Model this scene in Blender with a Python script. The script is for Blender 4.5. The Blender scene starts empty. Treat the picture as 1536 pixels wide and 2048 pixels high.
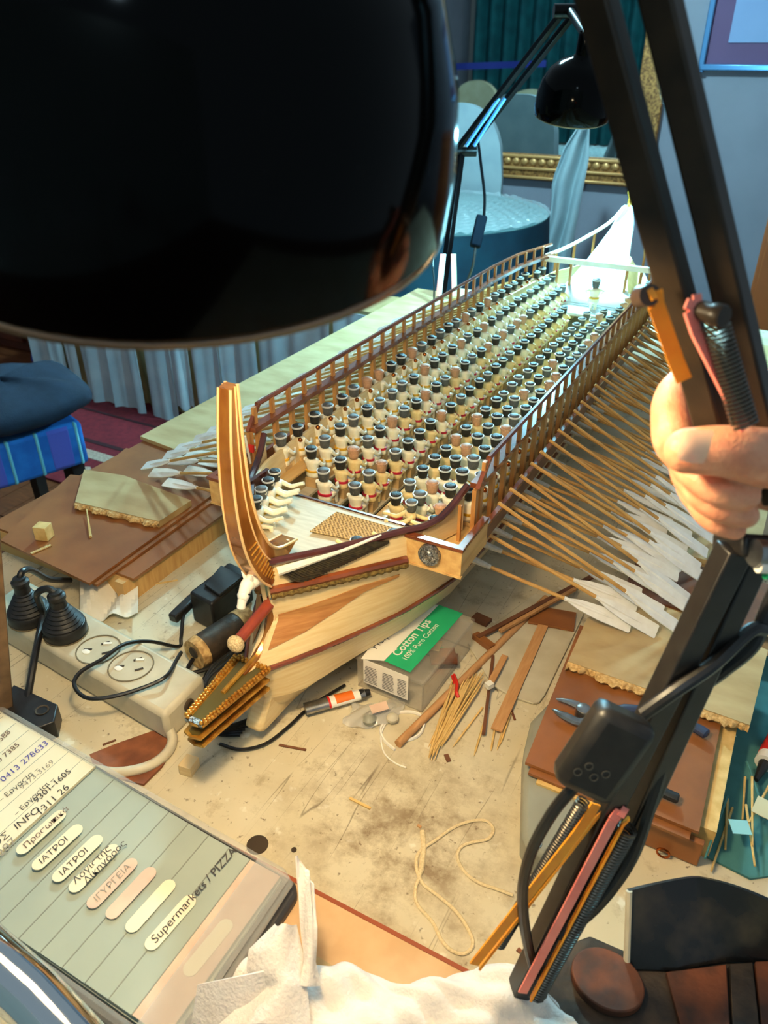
import bpy, bmesh, math, random
from mathutils import Vector, Matrix
random.seed(7)
V = Vector
T = 0.75                      # height of the work table top above the floor
# ------------------------------------------------------------------ camera
H = 0.53                      # camera height above the table top
PITCH = math.radians(31.1); YAW = math.radians(28.39); F = 1540.0
sc = bpy.context.scene
cam = bpy.data.objects.new('camera', bpy.data.cameras.new('camera'))
sc.collection.objects.link(cam); sc.camera = cam
cam.location = (0, 0, H + T); cam.rotation_euler = (math.pi/2 - PITCH, 0, YAW)
cam.data.sensor_fit = 'VERTICAL'; cam.data.lens = 5.6; cam.data.sensor_height = 5.6*2048/F
cam.data.clip_start = 0.01
cam.data.dof.use_dof = True; cam.data.dof.focus_distance = 0.72; cam.data.dof.aperture_fstop = 2.9
# ------------------------------------------------------------------ world, light, exposure
w = bpy.data.worlds.new('room_air'); sc.world = w; w.use_nodes = True
w.node_tree.nodes['Background'].inputs[0].default_value = (0.50, 0.67, 0.79, 1)
w.node_tree.nodes['Background'].inputs[1].default_value = 0.46
WARM = (1.0, 0.80, 0.49); WARM_W = 4.9
COOL = (0.26, 0.76, 1.0); COOL_W = 34.0; FILL = (0.42, 0.84, 1.0); FILL_W = 150.0  # last pair: fill light of the added pendant
sc.view_settings.view_transform = 'Standard'; sc.view_settings.look = 'None'
sc.view_settings.gamma = 1; sc.view_settings.use_curve_mapping = False
sc.view_settings.exposure = 0.16
# ------------------------------------------------------------------ helpers
_fh = V((-math.sin(YAW), math.cos(YAW), 0)); _R = V((math.cos(YAW), math.sin(YAW), 0)); _Z = V((0, 0, 1))
_FW = _fh*math.cos(PITCH) - _Z*math.sin(PITCH); _UP = _fh*math.sin(PITCH) + _Z*math.cos(PITCH)
_C = V((0, 0, H))
def ray(x, y): return (_R*(x-768) - _UP*(y-1024))/F + _FW
def az(x, y, z=0.0): d = ray(x, y); return _C + d*((z-H)/d.z)       # photograph point on a level plane
def ax(x, y, X): d = ray(x, y); return _C + d*(X/d.x)
def ay(x, y, Y): d = ray(x, y); return _C + d*(Y/d.y)
def ad(x, y, dep): return _C + ray(x, y)*dep
def lin(c):
    return tuple(((v/255)/12.92 if v/255 <= .04045 else ((v/255+.055)/1.055)**2.4) for v in c)
def interp(t, tab):
    if t <= tab[0][0]: return tab[0][1]
    for (a, b), (c, d) in zip(tab, tab[1:]):
        if t <= c: return b + (d-b)*(t-a)/(c-a)
    return tab[-1][1]
MATS = {}
def mat(name, c1, c2=None, scale=30, rough=.5, metal=0, bump=0, bscale=None, stretch=(1,1,1), coat=0,
        trans=0, alpha=1, detail=4, sss=0, ior=1.45, emit=None, es=0, lo=.35, hi=.65, sheen=0):
    m = bpy.data.materials.new(name); m.use_nodes = True; nt = m.node_tree; b = nt.nodes['Principled BSDF']
    b.inputs['Roughness'].default_value = rough; b.inputs['Metallic'].default_value = metal
    b.inputs['Coat Weight'].default_value = coat; b.inputs['Transmission Weight'].default_value = trans
    b.inputs['Alpha'].default_value = alpha; b.inputs['IOR'].default_value = ior
    if sheen: b.inputs['Sheen Weight'].default_value = sheen
    if sss:
        b.inputs['Subsurface Weight'].default_value = sss; b.inputs['Subsurface Radius'].default_value = (1, .35, .2)
        b.inputs['Subsurface Scale'].default_value = .004
    a = lin(c1) + (1,)
    b.inputs['Base Color'].default_value = a
    tc = mp = None
    if c2 or bump:
        tc = nt.nodes.new('ShaderNodeTexCoord'); mp = nt.nodes.new('ShaderNodeMapping')
        mp.inputs['Scale'].default_value = stretch
        nt.links.new(tc.outputs['Object'], mp.inputs[0])
    if c2:
        n = nt.nodes.new('ShaderNodeTexNoise'); n.inputs['Scale'].default_value = scale; n.inputs['Detail'].default_value = detail
        nt.links.new(mp.outputs[0], n.inputs['Vector'])
        r = nt.nodes.new('ShaderNodeValToRGB')
        r.color_ramp.elements[0].position = lo; r.color_ramp.elements[1].position = hi
        r.color_ramp.elements[0].color = a; r.color_ramp.elements[1].color = lin(c2) + (1,)
        nt.links.new(n.outputs['Fac'], r.inputs[0]); nt.links.new(r.outputs[0], b.inputs['Base Color'])
    if bump:
        n2 = nt.nodes.new('ShaderNodeTexNoise'); n2.inputs['Scale'].default_value = bscale or scale; n2.inputs['Detail'].default_value = 3
        nt.links.new(mp.outputs[0], n2.inputs['Vector'])
        bp = nt.nodes.new('ShaderNodeBump'); bp.inputs['Strength'].default_value = bump; bp.inputs['Distance'].default_value = .002
        nt.links.new(n2.outputs['Fac'], bp.inputs['Height']); nt.links.new(bp.outputs[0], b.inputs['Normal'])
    if emit:
        b.inputs['Emission Color'].default_value = tuple(emit) + (1,); b.inputs['Emission Strength'].default_value = es
    MATS[name] = m
    return m
ORG = {}
col = sc.collection
class MB:
    """collects simple shapes and links them as one mesh object"""
    def __init__(s): s.v = []; s.f = []
    def add(s, vs, fs):
        o = len(s.v); s.v += [V(p) for p in vs]; s.f += [tuple(i+o for i in f) for f in fs]; return s
    def box(s, c, size, rot=None, taper=1.0):
        c = V(c); R = rot or Matrix.Identity(3); hx, hy, hz = [k/2 for k in size]; vs = []
        for z, t in ((-hz, 1), (hz, taper)):
            for x, y in ((-hx,-hy),(hx,-hy),(hx,hy),(-hx,hy)): vs.append(c + R @ V((x*t, y*t, z)))
        return s.add(vs, [(3,2,1,0),(4,5,6,7),(0,1,5,4),(1,2,6,5),(2,3,7,6),(3,0,4,7)])
    def bar(s, p0, p1, w, h, up=(0,0,1), w1=None, h1=None):
        p0, p1 = V(p0), V(p1); d = (p1-p0).normalized(); a = d.cross(V(up))
        if a.length < 1e-6: a = d.cross(V((1,0,0)))
        a.normalize(); b = a.cross(d).normalized(); vs = []
        for p, ww, hh in ((p0, w, h), (p1, w1 or w, h1 or h)):
            for i, j in ((-1,-1),(1,-1),(1,1),(-1,1)): vs.append(p + a*(i*ww/2) + b*(j*hh/2))
        return s.add(vs, [(0,1,2,3),(7,6,5,4),(0,4,5,1),(1,5,6,2),(2,6,7,3),(3,7,4,0)])
    def tube(s, pts, r, n=8, cap=True, flat=1.0, up=None):
        pts = [V(p) for p in pts]; m = len(pts); rs = r if isinstance(r, (list, tuple)) else [r]*m
        vs = []; prev = None
        for i, p in enumerate(pts):
            d = (pts[min(i+1, m-1)] - pts[max(i-1, 0)]).normalized()
            if prev is None:
                u = V(up) if up else (V((0,0,1)) if abs(d.z) < .9 else V((1,0,0)))
                a = d.cross(u).normalized()
            else:
                a = (prev - d*prev.dot(d)).normalized()
            prev = a; b = a.cross(d)
            for k in range(n):
                t = 2*math.pi*k/n; vs.append(p + (a*math.cos(t) + b*math.sin(t)*flat)*rs[i])
        fs = [(i*n+k, (i+1)*n+k, (i+1)*n+(k+1) % n, i*n+(k+1) % n) for i in range(m-1) for k in range(n)]
        if cap: fs += [tuple(range(n)), tuple(range((m-1)*n, m*n))[::-1]]
        return s.add(vs, fs)
    def lathe(s, prof, n=24, c=(0,0,0), axis=(0,0,1), sx=1, sy=1, cap=True):
        c = V(c); q = V((0,0,1)).rotation_difference(V(axis).normalized()).to_matrix(); vs = []
        for r, z in prof:
            for k in range(n):
                t = 2*math.pi*k/n; vs.append(c + q @ V((r*math.cos(t)*sx, r*math.sin(t)*sy, z)))
        m = len(prof)
        fs = [(i*n+k, i*n+(k+1) % n, (i+1)*n+(k+1) % n, (i+1)*n+k) for i in range(m-1) for k in range(n)]
        if cap: fs += [tuple(range(n))[::-1], tuple(range((m-1)*n, m*n))]
        return s.add(vs, fs)
    def ball(s, c, r, n=10, sc3=(1,1,1)):
        m = max(4, n//2); prof = [(max(1e-5, r*math.sin(math.pi*i/m)), -r*math.cos(math.pi*i/m)) for i in range(m+1)]
        o = len(s.v); s.lathe(prof, n, (0,0,0))
        for i in range(o, len(s.v)): p = s.v[i]; s.v[i] = V((p.x*sc3[0], p.y*sc3[1], p.z*sc3[2])) + V(c)
        return s
    def prism(s, poly, z0, z1, M=None):
        n = len(poly); vs = [V((p[0], p[1], z0)) for p in poly] + [V((p[0], p[1], z1)) for p in poly]
        if M: vs = [M @ v for v in vs]
        return s.add(vs, [tuple(range(n))[::-1], tuple(range(n, 2*n))] + [(i, (i+1) % n, n+(i+1) % n, n+i) for i in range(n)])
    def slab(s, pts, th, d=(0,0,1)):
        """polygon in space with thickness th along d"""
        n = len(pts); d = V(d).normalized()*th; vs = [V(p) for p in pts] + [V(p)+d for p in pts]
        return s.add(vs, [tuple(range(n))[::-1], tuple(range(n, 2*n))] + [(i, (i+1) % n, n+(i+1) % n, n+i) for i in range(n)])
    def grid(s, fn, nu, nv, th=0):
        vs = [fn(i/nu, j/nv) for i in range(nu+1) for j in range(nv+1)]; k = nv+1
        fs = [(i*k+j, (i+1)*k+j, (i+1)*k+j+1, i*k+j+1) for i in range(nu) for j in range(nv)]
        if th:
            me = bpy.data.meshes.new('t'); me.from_pydata([tuple(v) for v in vs], [], fs); me.update()
            nor = [V(v.normal) for v in me.vertices]; bpy.data.meshes.remove(me)
            N = len(vs); vs = list(vs) + [vs[i]-nor[i]*th for i in range(N)]; f2 = [tuple(a+N for a in f)[::-1] for f in fs]
            edge = [(i*k, (i+1)*k) for i in range(nu)][::-1]
            rim = []
            for i in range(nu): rim += [((i+1)*k, i*k), (i*k+nv, (i+1)*k+nv)]
            for j in range(nv): rim += [(j, j+1), (nu*k+j+1, nu*k+j)]
            fs = fs + f2 + [(a, b, b+N, a+N) for a, b in rim]
        return s.add(vs, fs)
    def mesh(s, name, m, org=V((0,0,0)), smooth=35):
        me = bpy.data.meshes.new(name); me.from_pydata([tuple(p-org) for p in s.v], [], s.f); me.update()
        bm = bmesh.new(); bm.from_mesh(me); bmesh.ops.recalc_face_normals(bm, faces=bm.faces); bm.to_mesh(me); bm.free()
        if smooth: me.shade_smooth(); me.set_sharp_from_angle(angle=math.radians(smooth))
        me.materials.append(MATS[m] if isinstance(m, str) else m)
        return me
    def build(s, name, m, parent=None, smooth=35, bevel=0, label=None):
        if parent is not None: org = ORG[parent]
        else:
            lo = [min(p[i] for p in s.v) for i in range(3)]; hi = [max(p[i] for p in s.v) for i in range(3)]
            org = V(((lo[0]+hi[0])/2, (lo[1]+hi[1])/2, lo[2]))
        o = bpy.data.objects.new(name, s.mesh(name, m, org, smooth)); col.objects.link(o); ORG[o] = org
        if parent is not None:
            o.parent = parent; ORG[o] = org
        else: o.location = org + V((0,0,T))
        if bevel:
            bv = o.modifiers.new('b', 'BEVEL'); bv.width = bevel; bv.segments = 2; bv.limit_method = 'ANGLE'
        if label: o['label'] = label
        return o
def tag(o, label, cat, group=None, kind=None):
    if label: o['label'] = label
    if cat: o['category'] = cat
    if group: o['group'] = group
    if kind: o['kind'] = kind
    return o
def thing(name, label, cat, loc, group=None):
    o = bpy.data.objects.new(name, None); col.objects.link(o); ORG[o] = V(loc); o.location = V(loc) + V((0,0,T))
    o.empty_display_size = .02
    return tag(o, label, cat, group)
def setting(name, mb, m, parent=None, **k):
    o = mb.build(name, m, parent, **k)
    if parent is None: o['kind'] = 'structure'
    return o
def rod(p0, p1, r, n=8): return MB().tube([p0, p1], r, n)
def spline(pts, n=8):
    pts = [V(p) for p in pts]; out = []
    for i in range(len(pts)-1):
        p0, p1, p2, p3 = pts[max(i-1,0)], pts[i], pts[i+1], pts[min(i+2, len(pts)-1)]
        for k in range(n):
            t = k/n; out.append(.5*((2*p1) + (p2-p0)*t + (2*p0-5*p1+4*p2-p3)*t*t + (3*p1-p0-3*p2+p3)*t**3))
    return out + [pts[-1]]
def text(name, body, m, parent, org, xdir, ydir, size, slant=0, lift=.0003, bold=0):
    cu = bpy.data.curves.new('txt', 'FONT'); cu.body = body; cu.size = size; cu.resolution_u = 3; cu.shear = slant; cu.offset = bold
    ob = bpy.data.objects.new('txt', cu); col.objects.link(ob)
    me = bpy.data.meshes.new_from_object(ob.evaluated_get(bpy.context.evaluated_depsgraph_get()))
    bpy.data.objects.remove(ob)
    xd, yd = V(xdir).normalized(), V(ydir).normalized(); nd = xd.cross(yd); base = V(org) - ORG[parent]
    for v in me.vertices: v.co = base + xd*v.co.x + yd*v.co.y + nd*lift
    me.materials.clear(); me.materials.append(MATS[m])
    o = bpy.data.objects.new(name, me); col.objects.link(o); o.parent = parent; ORG[o] = ORG[parent]
    return o
# ------------------------------------------------------------------ materials
mat('pale_wood', (216,176,112), (192,146,84), 14, .42, stretch=(9,1,9), bump=.08, coat=.15)
mat('hull_wood', (234,208,156), (224,191,134), 14, .38, stretch=(3,1.2,24), coat=.25, detail=3)
mat('heartwood', (168,108,56), (190,134,76), 14, .4, stretch=(3,1.5,26), coat=.25)
mat('post_wood', (196,140,78), (170,112,56), 40, .5, stretch=(6,6,1))
mat('brown_varnish', (104,50,26), (130,68,38), 30, .2, coat=.6)
mat('dark_trim', (66,30,26), (84,42,34), 40, .25, coat=.4)
mat('amber', (190,126,52), (142,80,28), 60, .16, .55, stretch=(1,1,.3), coat=.6)
mat('amber_edge', (236,196,140), None, 30, .3, .3, coat=.4)
mat('gold', (214,158,64), (176,116,40), 120, .24, .6)
mat('gold_dark', (110,96,50), None, 120, .22, .5)
mat('rope_gold', (140,112,56), (98,74,34), 400, .5, .5, bump=.4, bscale=500)
mat('bronze', (84,72,46), (56,48,34), 300, .4, .6)
mat('white_paint', (244,236,222), (236,226,208), 60, .42)
mat('blade_white', (250,247,240), (240,235,226), 80, .55)
mat('oar_wood', (206,160,92), (184,134,70), 60, .55, stretch=(1,6,6))
mat('leather_white', (214,206,190), (196,184,164), 200, .7)
mat('fig_white', (255,244,220), (250,234,200), 300, .5, sss=.05)
mat('fig_skin', (246,218,160), (238,204,140), 300, .5, sss=.05)
mat('hair_black', (30,26,22), (48,42,34), 900, .35, bump=.5, bscale=1500)
mat('hair_grey', (96,94,92), (78,76,74), 900, .45, bump=.3, bscale=1500)
mat('hair_tan', (206,156,118), (190,136,100), 900, .5, bump=.3, bscale=1500)
mat('band_grey', (206,202,196), None, rough=.4)
mat('sash_yellow', (226,168,40), None, rough=.5)
mat('sash_red', (190,30,56), None, rough=.5)
mat('copper', (176,92,36), None, rough=.2, metal=.9)
mat('stool', (206,172,122), (190,152,100), 60, .55)
mat('deck', (206,192,162), (190,174,144), 40, .5, stretch=(1,6,1))
mat('rope_ball', (226,200,156), (190,160,112), 700, .8, bump=1, bscale=700)
mat('silver', (190,190,186), (90,90,88), 700, .25, .9, bump=.6, bscale=700)
mat('black_gloss', (2,2,2), None, rough=.10, ior=1.18)
mat('post_steel', (130,100,72), (100,76,54), 60, .35, .5)
mat('black_satin', (58,46,34), (44,36,28), 60, .36, ior=1.3)
mat('black_paint', (26,23,21), (38,34,31), 90, .38)
mat('black_plastic', (24,22,20), (36,33,30), 120, .42)
mat('cable', (22,20,19), (34,31,28), 90, .34)
mat('steel_spring', (96,88,78), None, rough=.32, metal=.9)
mat('white_inside', (250,246,236), None, rough=.5)
mat('band_orange', (246,160,40), (232,138,30), 60, .45, sss=.1)
mat('band_pink', (252,146,128), (244,128,112), 60, .45, sss=.1)
mat('chrome', (210,210,210), None, rough=.08, metal=1)
mat('steel', (170,170,168), (120,118,114), 60, .3, .9)
mat('hardboard', (150,92,46), (128,76,36), 18, .42, bump=.05, coat=.15)
mat('hardboard_edge', (172,120,70), (120,74,38), 260, .8)
mat('laminate', (192,166,118), (170,140,92), 14, .38, stretch=(1,2.5,1), coat=.1)
mat('torn', (222,186,126), (186,142,82), 300, .9, bump=1, bscale=260)
mat('box_side', (214,170,106), (196,148,86), 24, .6, stretch=(1,8,1))
mat('power_grey', (204,194,168), (186,174,146), 30, .42)
mat('outlet_line', (120,104,76), None, rough=.7)
mat('slot_dark', (60,46,30), None, rough=.8)
mat('paper', (244,238,222), (234,226,206), 40, .8, bump=.05)
mat('page', (232,222,192), (224,214,182), 20, .7)
mat('index_card', (164,172,158), (156,164,150), 12, .5)
mat('index_line', (132,136,122), None, rough=.6)
mat('tab_white', (232,220,188), None, rough=.6)
mat('tab_pink', (218,188,166), (206,172,150), 40, .55)
mat('ink_dark', (70,62,56), None, rough=.7)
mat('ink_blue', (84,80,150), None, rough=.7)
mat('ink_brown', (110,84,70), None, rough=.7)
mat('case_dark', (52,50,50), (66,63,60), 50, .35)
mat('case_clear', (214,210,200), None, rough=.12, alpha=.28)
mat('tissue', (228,218,208), (220,208,196), 60, .9, bump=.5, bscale=420, sss=.05)
mat('board_tan', (212,172,126), (200,158,110), 40, .5)
mat('board_edge', (150,72,36), None, rough=.4)
mat('leather_brown', (140,82,48), (110,60,34), 60, .6)
mat('string', (226,204,160), (206,182,136), 600, .8)
mat('cork_tan', (206,168,110), (150,110,60), 180, .8, bump=.4)
mat('label_black', (30,28,27), None, rough=.5)
mat('print_grey', (150,140,124), None, rough=.6)
mat('clear_box', (240,224,196), None, rough=.12, alpha=.15)
mat('green_label', (40,176,116), (32,160,104), 20, .45)
mat('label_white', (240,232,216), None, rough=.55)
mat('bag', (226,220,206), None, rough=.15, alpha=.35)
mat('toothpick', (226,190,122), (206,164,92), 90, .6)
mat('strip_tan', (196,146,96), (182,130,80), 50, .6, stretch=(8,1,1))
mat('strip_brown', (120,74,46), (104,62,38), 50, .55)
mat('machine_grey', (150,148,132), (138,136,120), 20, .42)
mat('rust', (120,66,40), (64,46,38), 40, .6, .3, bump=.5, bscale=90)
mat('iron', (52,48,44), (88,72,58), 50, .5, .6, bump=.4, bscale=120)
mat('mask_black', (22,22,22), (70,60,48), 22, .25, bump=.2, bscale=60, lo=.45, hi=.75)
mat('plier_blue', (44,50,74), None, rough=.45)
mat('teal_cloth', (74,130,126), (58,110,108), 40, .8)
mat('paper_teal', (140,190,190), None, rough=.6)
mat('red_plastic', (206,40,30), None, rough=.4)
mat('orange_print', (230,110,30), None, rough=.5)
mat('skin', (236,166,128), (220,140,104), 120, .45, bump=.25, bscale=900, sss=.25)
mat('nail', (252,200,166), None, rough=.28, sss=.15)
mat('wall_paint', (136,136,146), (130,130,140), 6, .8)
mat('wall_white', (214,214,206), None, rough=.8)
mat('floor_wood', (120,66,34), (96,50,24), 10, .4, stretch=(2,14,1))
mat('rug_red', (120,30,40), (100,22,34), 60, .95, bump=.5, bscale=400)
mat('rug_pale', (190,170,150), (160,140,124), 120, .95)
mat('rug_dark', (52,24,28), None, rough=.95)
mat('cabinet_red', (96,44,26), (74,32,18), 8, .4, stretch=(1,1,6))
mat('gilt', (190,132,72), (112,70,36), 90, .4, .5, bump=.6, bscale=130)
mat('gilt_plain', (206,150,90), None, rough=.35, metal=.4)
mat('mirror_glass', (220,226,226), None, rough=.02, metal=1)
mat('glass_top', (200,220,220), None, rough=.06, alpha=.35)
mat('plaid_blue', (30,112,190), (22,90,166), 20, .85)
mat('plaid_violet', (82,88,176), None, rough=.85)
mat('plaid_line', (110,180,190), None, rough=.85)
mat('cushion_navy', (20,38,56), (14,30,46), 30, .9, bump=.4, bscale=300)
mat('cloth_blue', (194,206,210), (172,190,198), 10, .85)
mat('cloth_beige', (186,166,120), (166,146,100), 12, .85)
mat('curtain_teal', (24,112,116), (16,88,94), 8, .8)
mat('cream_fabric', (206,196,160), (190,178,140), 8, .85)
mat('frame_blue', (90,134,176), None, rough=.25, metal=.5)
mat('mat_purple', (92,66,98), None, rough=.7)
mat('art_blue', (126,146,182), (118,138,174), 3, .35)
mat('dark_leg', (22,18,16), None, rough=.5)
mat('ribbon_blue', (56,70,170), None, rough=.6)
mat('door_brown', (150,78,36), (130,64,28), 6, .4, stretch=(1,1,.2))
mat('black_deep', (4,4,5), None, rough=.3, ior=1.25)
mat('cover_teal', (84,122,124), (70,106,110), 8, .6)
mat('spar_red', (150,62,36), (126,48,28), 60, .35, coat=.3)
mat('stern_white', (206,212,212), (196,204,206), 30, .35)
mat('cloth_deep', (14,70,88), (10,54,72), 8, .8)
mat('rail_brown', (118,76,46), (96,58,34), 40, .45)
mat('cover_cloth', (150,166,170), (134,152,158), 8, .85)
mat('knob_brown', (70,52,40), None, rough=.35)
mat('print_dim', (70,66,60), None, rough=.5)
# ------------------------------------------------------------------ setting
YW = 4.0; FZ = -T
fl = setting('floor', MB().box((-1.0, 1.2, FZ-.02), (6.4, 5.8, .04)), 'floor_wood')
for i in range(14):
    for k in range(3):
        x0 = -2.75 + i*.09; y0 = .55 + k*.62 + (i % 3)*.2
        setting('plank', MB().box((x0, y0, FZ+.0015), (.0875, .614, .004)), 'floor_wood', fl)
wb = setting('wall_back', MB().box((-1.0, YW+.05, .55), (6.4, .1, 2.6)), 'wall_paint')
wr = setting('wall_rear', MB().box((-1.0, -1.75, .55), (6.4, .1, 2.6)), 'wall_white')
wl = setting('wall_left', MB().box((-4.15, 1.2, .55), (.1, 5.8, 2.6)), 'wall_paint')
# rug: dark red field with pale border bands
rug = thing('floor_rug', 'dark red patterned rug on the wooden floor left of the work table', 'rug', (-2.0, 2.1, FZ+.004))
MB().box((-1.9, 2.25, FZ+.0075), (1.9, 1.5, .007)).build('field', 'rug_red', rug)
MB().box((-1.9, 1.70, FZ+.0115), (1.9, .05, .003)).build('border_band', 'rug_pale', rug)
MB().box((-1.9, 1.78, FZ+.0115), (1.9, .02, .003)).build('border_band', 'rug_dark', rug)
MB().box((-1.9, 1.99, FZ+.0115), (1.9, .012, .003)).build('border_band', 'rug_dark', rug)
for i in range(16):
    MB().prism([(-.05,0),(0,-.028),(.05,0),(0,.028)], FZ+.011, FZ+.0125, Matrix.Translation((-2.75+i*.115, 1.60, 0))).build('diamond', 'rug_pale', rug)
# dark cabinet far left
cb = thing('wooden_cabinet', 'dark reddish wooden cabinet in the far left corner', 'cabinet', (-3.25, 2.55, FZ))
MB().box((-3.25, 2.6, FZ+.45), (.9, .45, .9)).build('body', 'cabinet_red', cb, bevel=.006)
for k in range(2):
    d = MB().box((-3.47+k*.44, 2.365, FZ+.45), (.41, .02, .8)).build('door', 'cabinet_red', cb, bevel=.004)
    MB().ball((-3.32+k*.14, 2.345, FZ+.5), .015).build('knob', 'gold_dark', d)
tag(MB().tube(spline([ay(66,560,2.3), ay(64,640,2.3), ay(67,740,2.3), ay(70,775,2.3)], 5), .008).build('power_flex', 'ribbon_blue'),
    'blue flex hanging beside the dark cabinet', 'flex')
# valance: beige skirt with pale blue cloths hung over it
sofa = thing('draped_sofa', 'low sofa with a beige pleated skirt behind the left table edge', 'sofa', (-1.7, 2.3, FZ))
def pleat(x0, x1, y, z0, z1, amp, freq, ph, hemw=.0):
    def fn(u, v):
        x = x0 + (x1-x0)*u; a = amp*(.35+.65*v)
        return V((x + .012*math.sin(ph+u*5)*v, y - a*(math.sin(freq*x+ph) + .4*math.sin(2.3*freq*x+ph*2)), z1 + (z0-z1)*v + hemw*math.sin(u*9+ph)*v))
    return fn
xa, xb = ay(92,740,2.1).x, -.55
MB().grid(pleat(xa, xb, 2.14, ay(200,792,2.14).z, -.20, .02, 42, 0), 160, 8, .004).build('skirt', 'cloth_beige', sofa)
MB().box(((xa+xb)/2, 2.28, -.26), (xb-xa-.04, .22, .10)).build('seat', 'cloth_beige', sofa, bevel=.02)
for x in (xa+.12, -1.62, -.7):
    MB().box((x, 2.24, FZ+.12), (.05, .05, .24)).build('leg', 'dark_leg', sofa)
cl = [(92,180),(190,262),(268,300),(306,420),(425,470),(476,556),(566,640),(652,720),(735,800)]
for i, (a, b, hy) in enumerate([(86,142,800),(148,170,772),(172,232,806),(234,286,822),(304,352,858),(354,386,812),(392,446,842),(450,520,840),(526,590,830),(596,668,820),(674,752,800),(758,850,780)]):
    p0, p1 = ay(a, 760, 2.09).x, ay(b, 760, 2.09).x
    o = MB().grid(pleat(p0, p1, 2.08, ay((a+b)/2, hy, 2.09).z, -.19, .016, 46, i*1.3, .008), 26, 8, .003).build('hanging_cloth', 'cloth_blue')
    tag(o, 'pale blue cloth hung over the beige sofa skirt, %s from the left' % ['first','second','third','fourth','fifth','sixth','seventh','eighth','ninth','tenth','eleventh','twelfth'][i], 'cloth', 'blue cloths hung over the sofa')
# plaid chair with navy cushion
ch = thing('plaid_stool', 'stool with a blue and violet plaid seat at the left edge', 'stool', (-1.72, 1.1, FZ))
c0, c1 = az(163,842,-.29), az(0,888,-.29)
ux = (c1-c0).normalized(); uy = V((ux.y, -ux.x, 0)); uy = -uy if uy.x > 0 else uy
def seatp(u, v, z): return V((c0.x, c0.y, z)) + ux*u + uy*v
def seatslab(u0, u1, v0, v1, z0, z1, g=0):
    return MB().slab([seatp(u0-g, v0-g, z0), seatp(u1+g, v0-g, z0), seatp(u1+g, v1+g, z0), seatp(u0-g, v1+g, z0)], z1-z0)
st = seatslab(0, .46, 0, .46, -.41, -.29).build('seat', 'plaid_blue', ch, bevel=.012)
for u in (.03, .20, .37):
    seatslab(u, u+.07, 0, .46, -.408, -.2905, .001).build('violet_stripe', 'plaid_violet', st, bevel=.012)
for u in (.015, .115, .185, .285, .355):
    seatslab(u, u+.007, 0, .46, -.408, -.29, .002).build('pale_stripe', 'plaid_line', st, bevel=.012)
for v in (.09, .30):
    seatslab(0, .46, v, v+.007, -.3, -.29, .002).build('pale_stripe', 'plaid_line', st, bevel=.01)
for u, v in ((.03,.05),(.43,.05),(.03,.43),(.43,.43)):
    p = seatp(u, v, -.40); MB().bar(p, (p.x, p.y, FZ), .04, .04, (1,0,0), .03, .03).build('leg', 'dark_leg', ch)
cu = az(18,822,-.26)
def pill(u, v):
    a_, e_ = 2*math.pi*u, math.pi*(v-.5); f = lambda c, k: math.copysign(abs(c)**k, c)
    return V((cu.x, cu.y, cu.z+.035)) + ux*(.19*f(math.cos(a_),.55)*f(math.cos(e_),.7)) + uy*(.17*f(math.sin(a_),.55)*f(math.cos(e_),.7)) + V((0,0,.052*f(math.sin(e_),.9) + .006*math.sin(a_*5)))
tag(MB().grid(pill, 48, 16).build('seat_cushion', 'cushion_navy', smooth=80), 'dark navy cushion lying on the plaid stool', 'cushion')
# round glass-topped table
rt = thing('round_table', 'round table with a teal cloth and clear plastic top behind the ship', 'table', (-1.42, 2.95, FZ))
rc = V((-1.42, 2.95, 0)); rr = .50
MB().lathe([(rr,-.035),(rr,-.03)], 48, rc).build('table_top', 'cover_teal', rt)
MB().grid(lambda u, v: V((rc.x + (rr+.004+v*.05+.02*v*math.sin(u*2*math.pi*11))*math.cos(u*2*math.pi), rc.y + (rr+.004+v*.05+.02*v*math.sin(u*2*math.pi*11))*math.sin(u*2*math.pi), -.032 - v*.62)), 120, 6).build('cloth', 'cloth_deep', rt)
def crink(u, v):
    r = (rr+.006)*v; a = u*2*math.pi
    return V((rc.x + r*math.cos(a), rc.y + r*math.sin(a), -.020 + .005*math.sin(95*r*math.cos(a)+2)*math.sin(80*r*math.sin(a)) + .003*math.sin(160*r*math.cos(a)+60*r)))
MB().grid(crink, 140, 50).build('plastic_cover', 'glass_top', rt)
MB().lathe([(.04,FZ),(.04,-.04)], 16, rc).build('pedestal', 'dark_leg', rt)
# white covered chair in front of the mirror
wc = thing('covered_chair', 'tall white covered chair beside the round table', 'chair', (ay(1000,300,3.55).x-.25, 3.5, FZ))
CXR = ay(1006,300,3.55).x
def cback(u, v):
    x = CXR-.50 + .50*u; top = .30*math.sqrt(max(0, 1-abs(2*u-1)**3.2)) if True else 0
    return V((x, 3.56 - .03*math.sin(u*math.pi) + .012*math.sin(u*23)*(1-v), FZ + (.75 + .02 + top)*v))
MB().grid(cback, 30, 12, .05).build('back_cover', 'cover_cloth', wc)
MB().box((CXR-.25, 3.50, FZ+.23), (.46, .10, .46)).build('seat_cover', 'cover_cloth', wc, bevel=.02)
# pale blue cloth hanging over a chair back
hc = thing('draped_cloth', 'long pale blue cloth draped over a tall stand in front of the gilt mirror', 'cloth', (ay(1120,400,3.55).x, 3.55, FZ))
def drape(u, v):
    xl = interp(v, [(0,1152),(.12,1128),(.35,1102),(.6,1098),(1,1058)]); xr = interp(v, [(0,1183),(.2,1180),(.5,1160),(1,1130)])
    p = ay(xl+(xr-xl)*u, 258+300*v, 3.55); p.y += .02*math.sin(u*11+v*2); return p
MB().grid(drape, 30, 16, .006).build('cloth', 'cover_cloth', hc)
p = ay(1165,268,3.60); MB().bar((p.x,p.y,FZ), (p.x,p.y,p.z), .03, .03, (1,0,0)).build('stand', 'dark_leg', hc)
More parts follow.
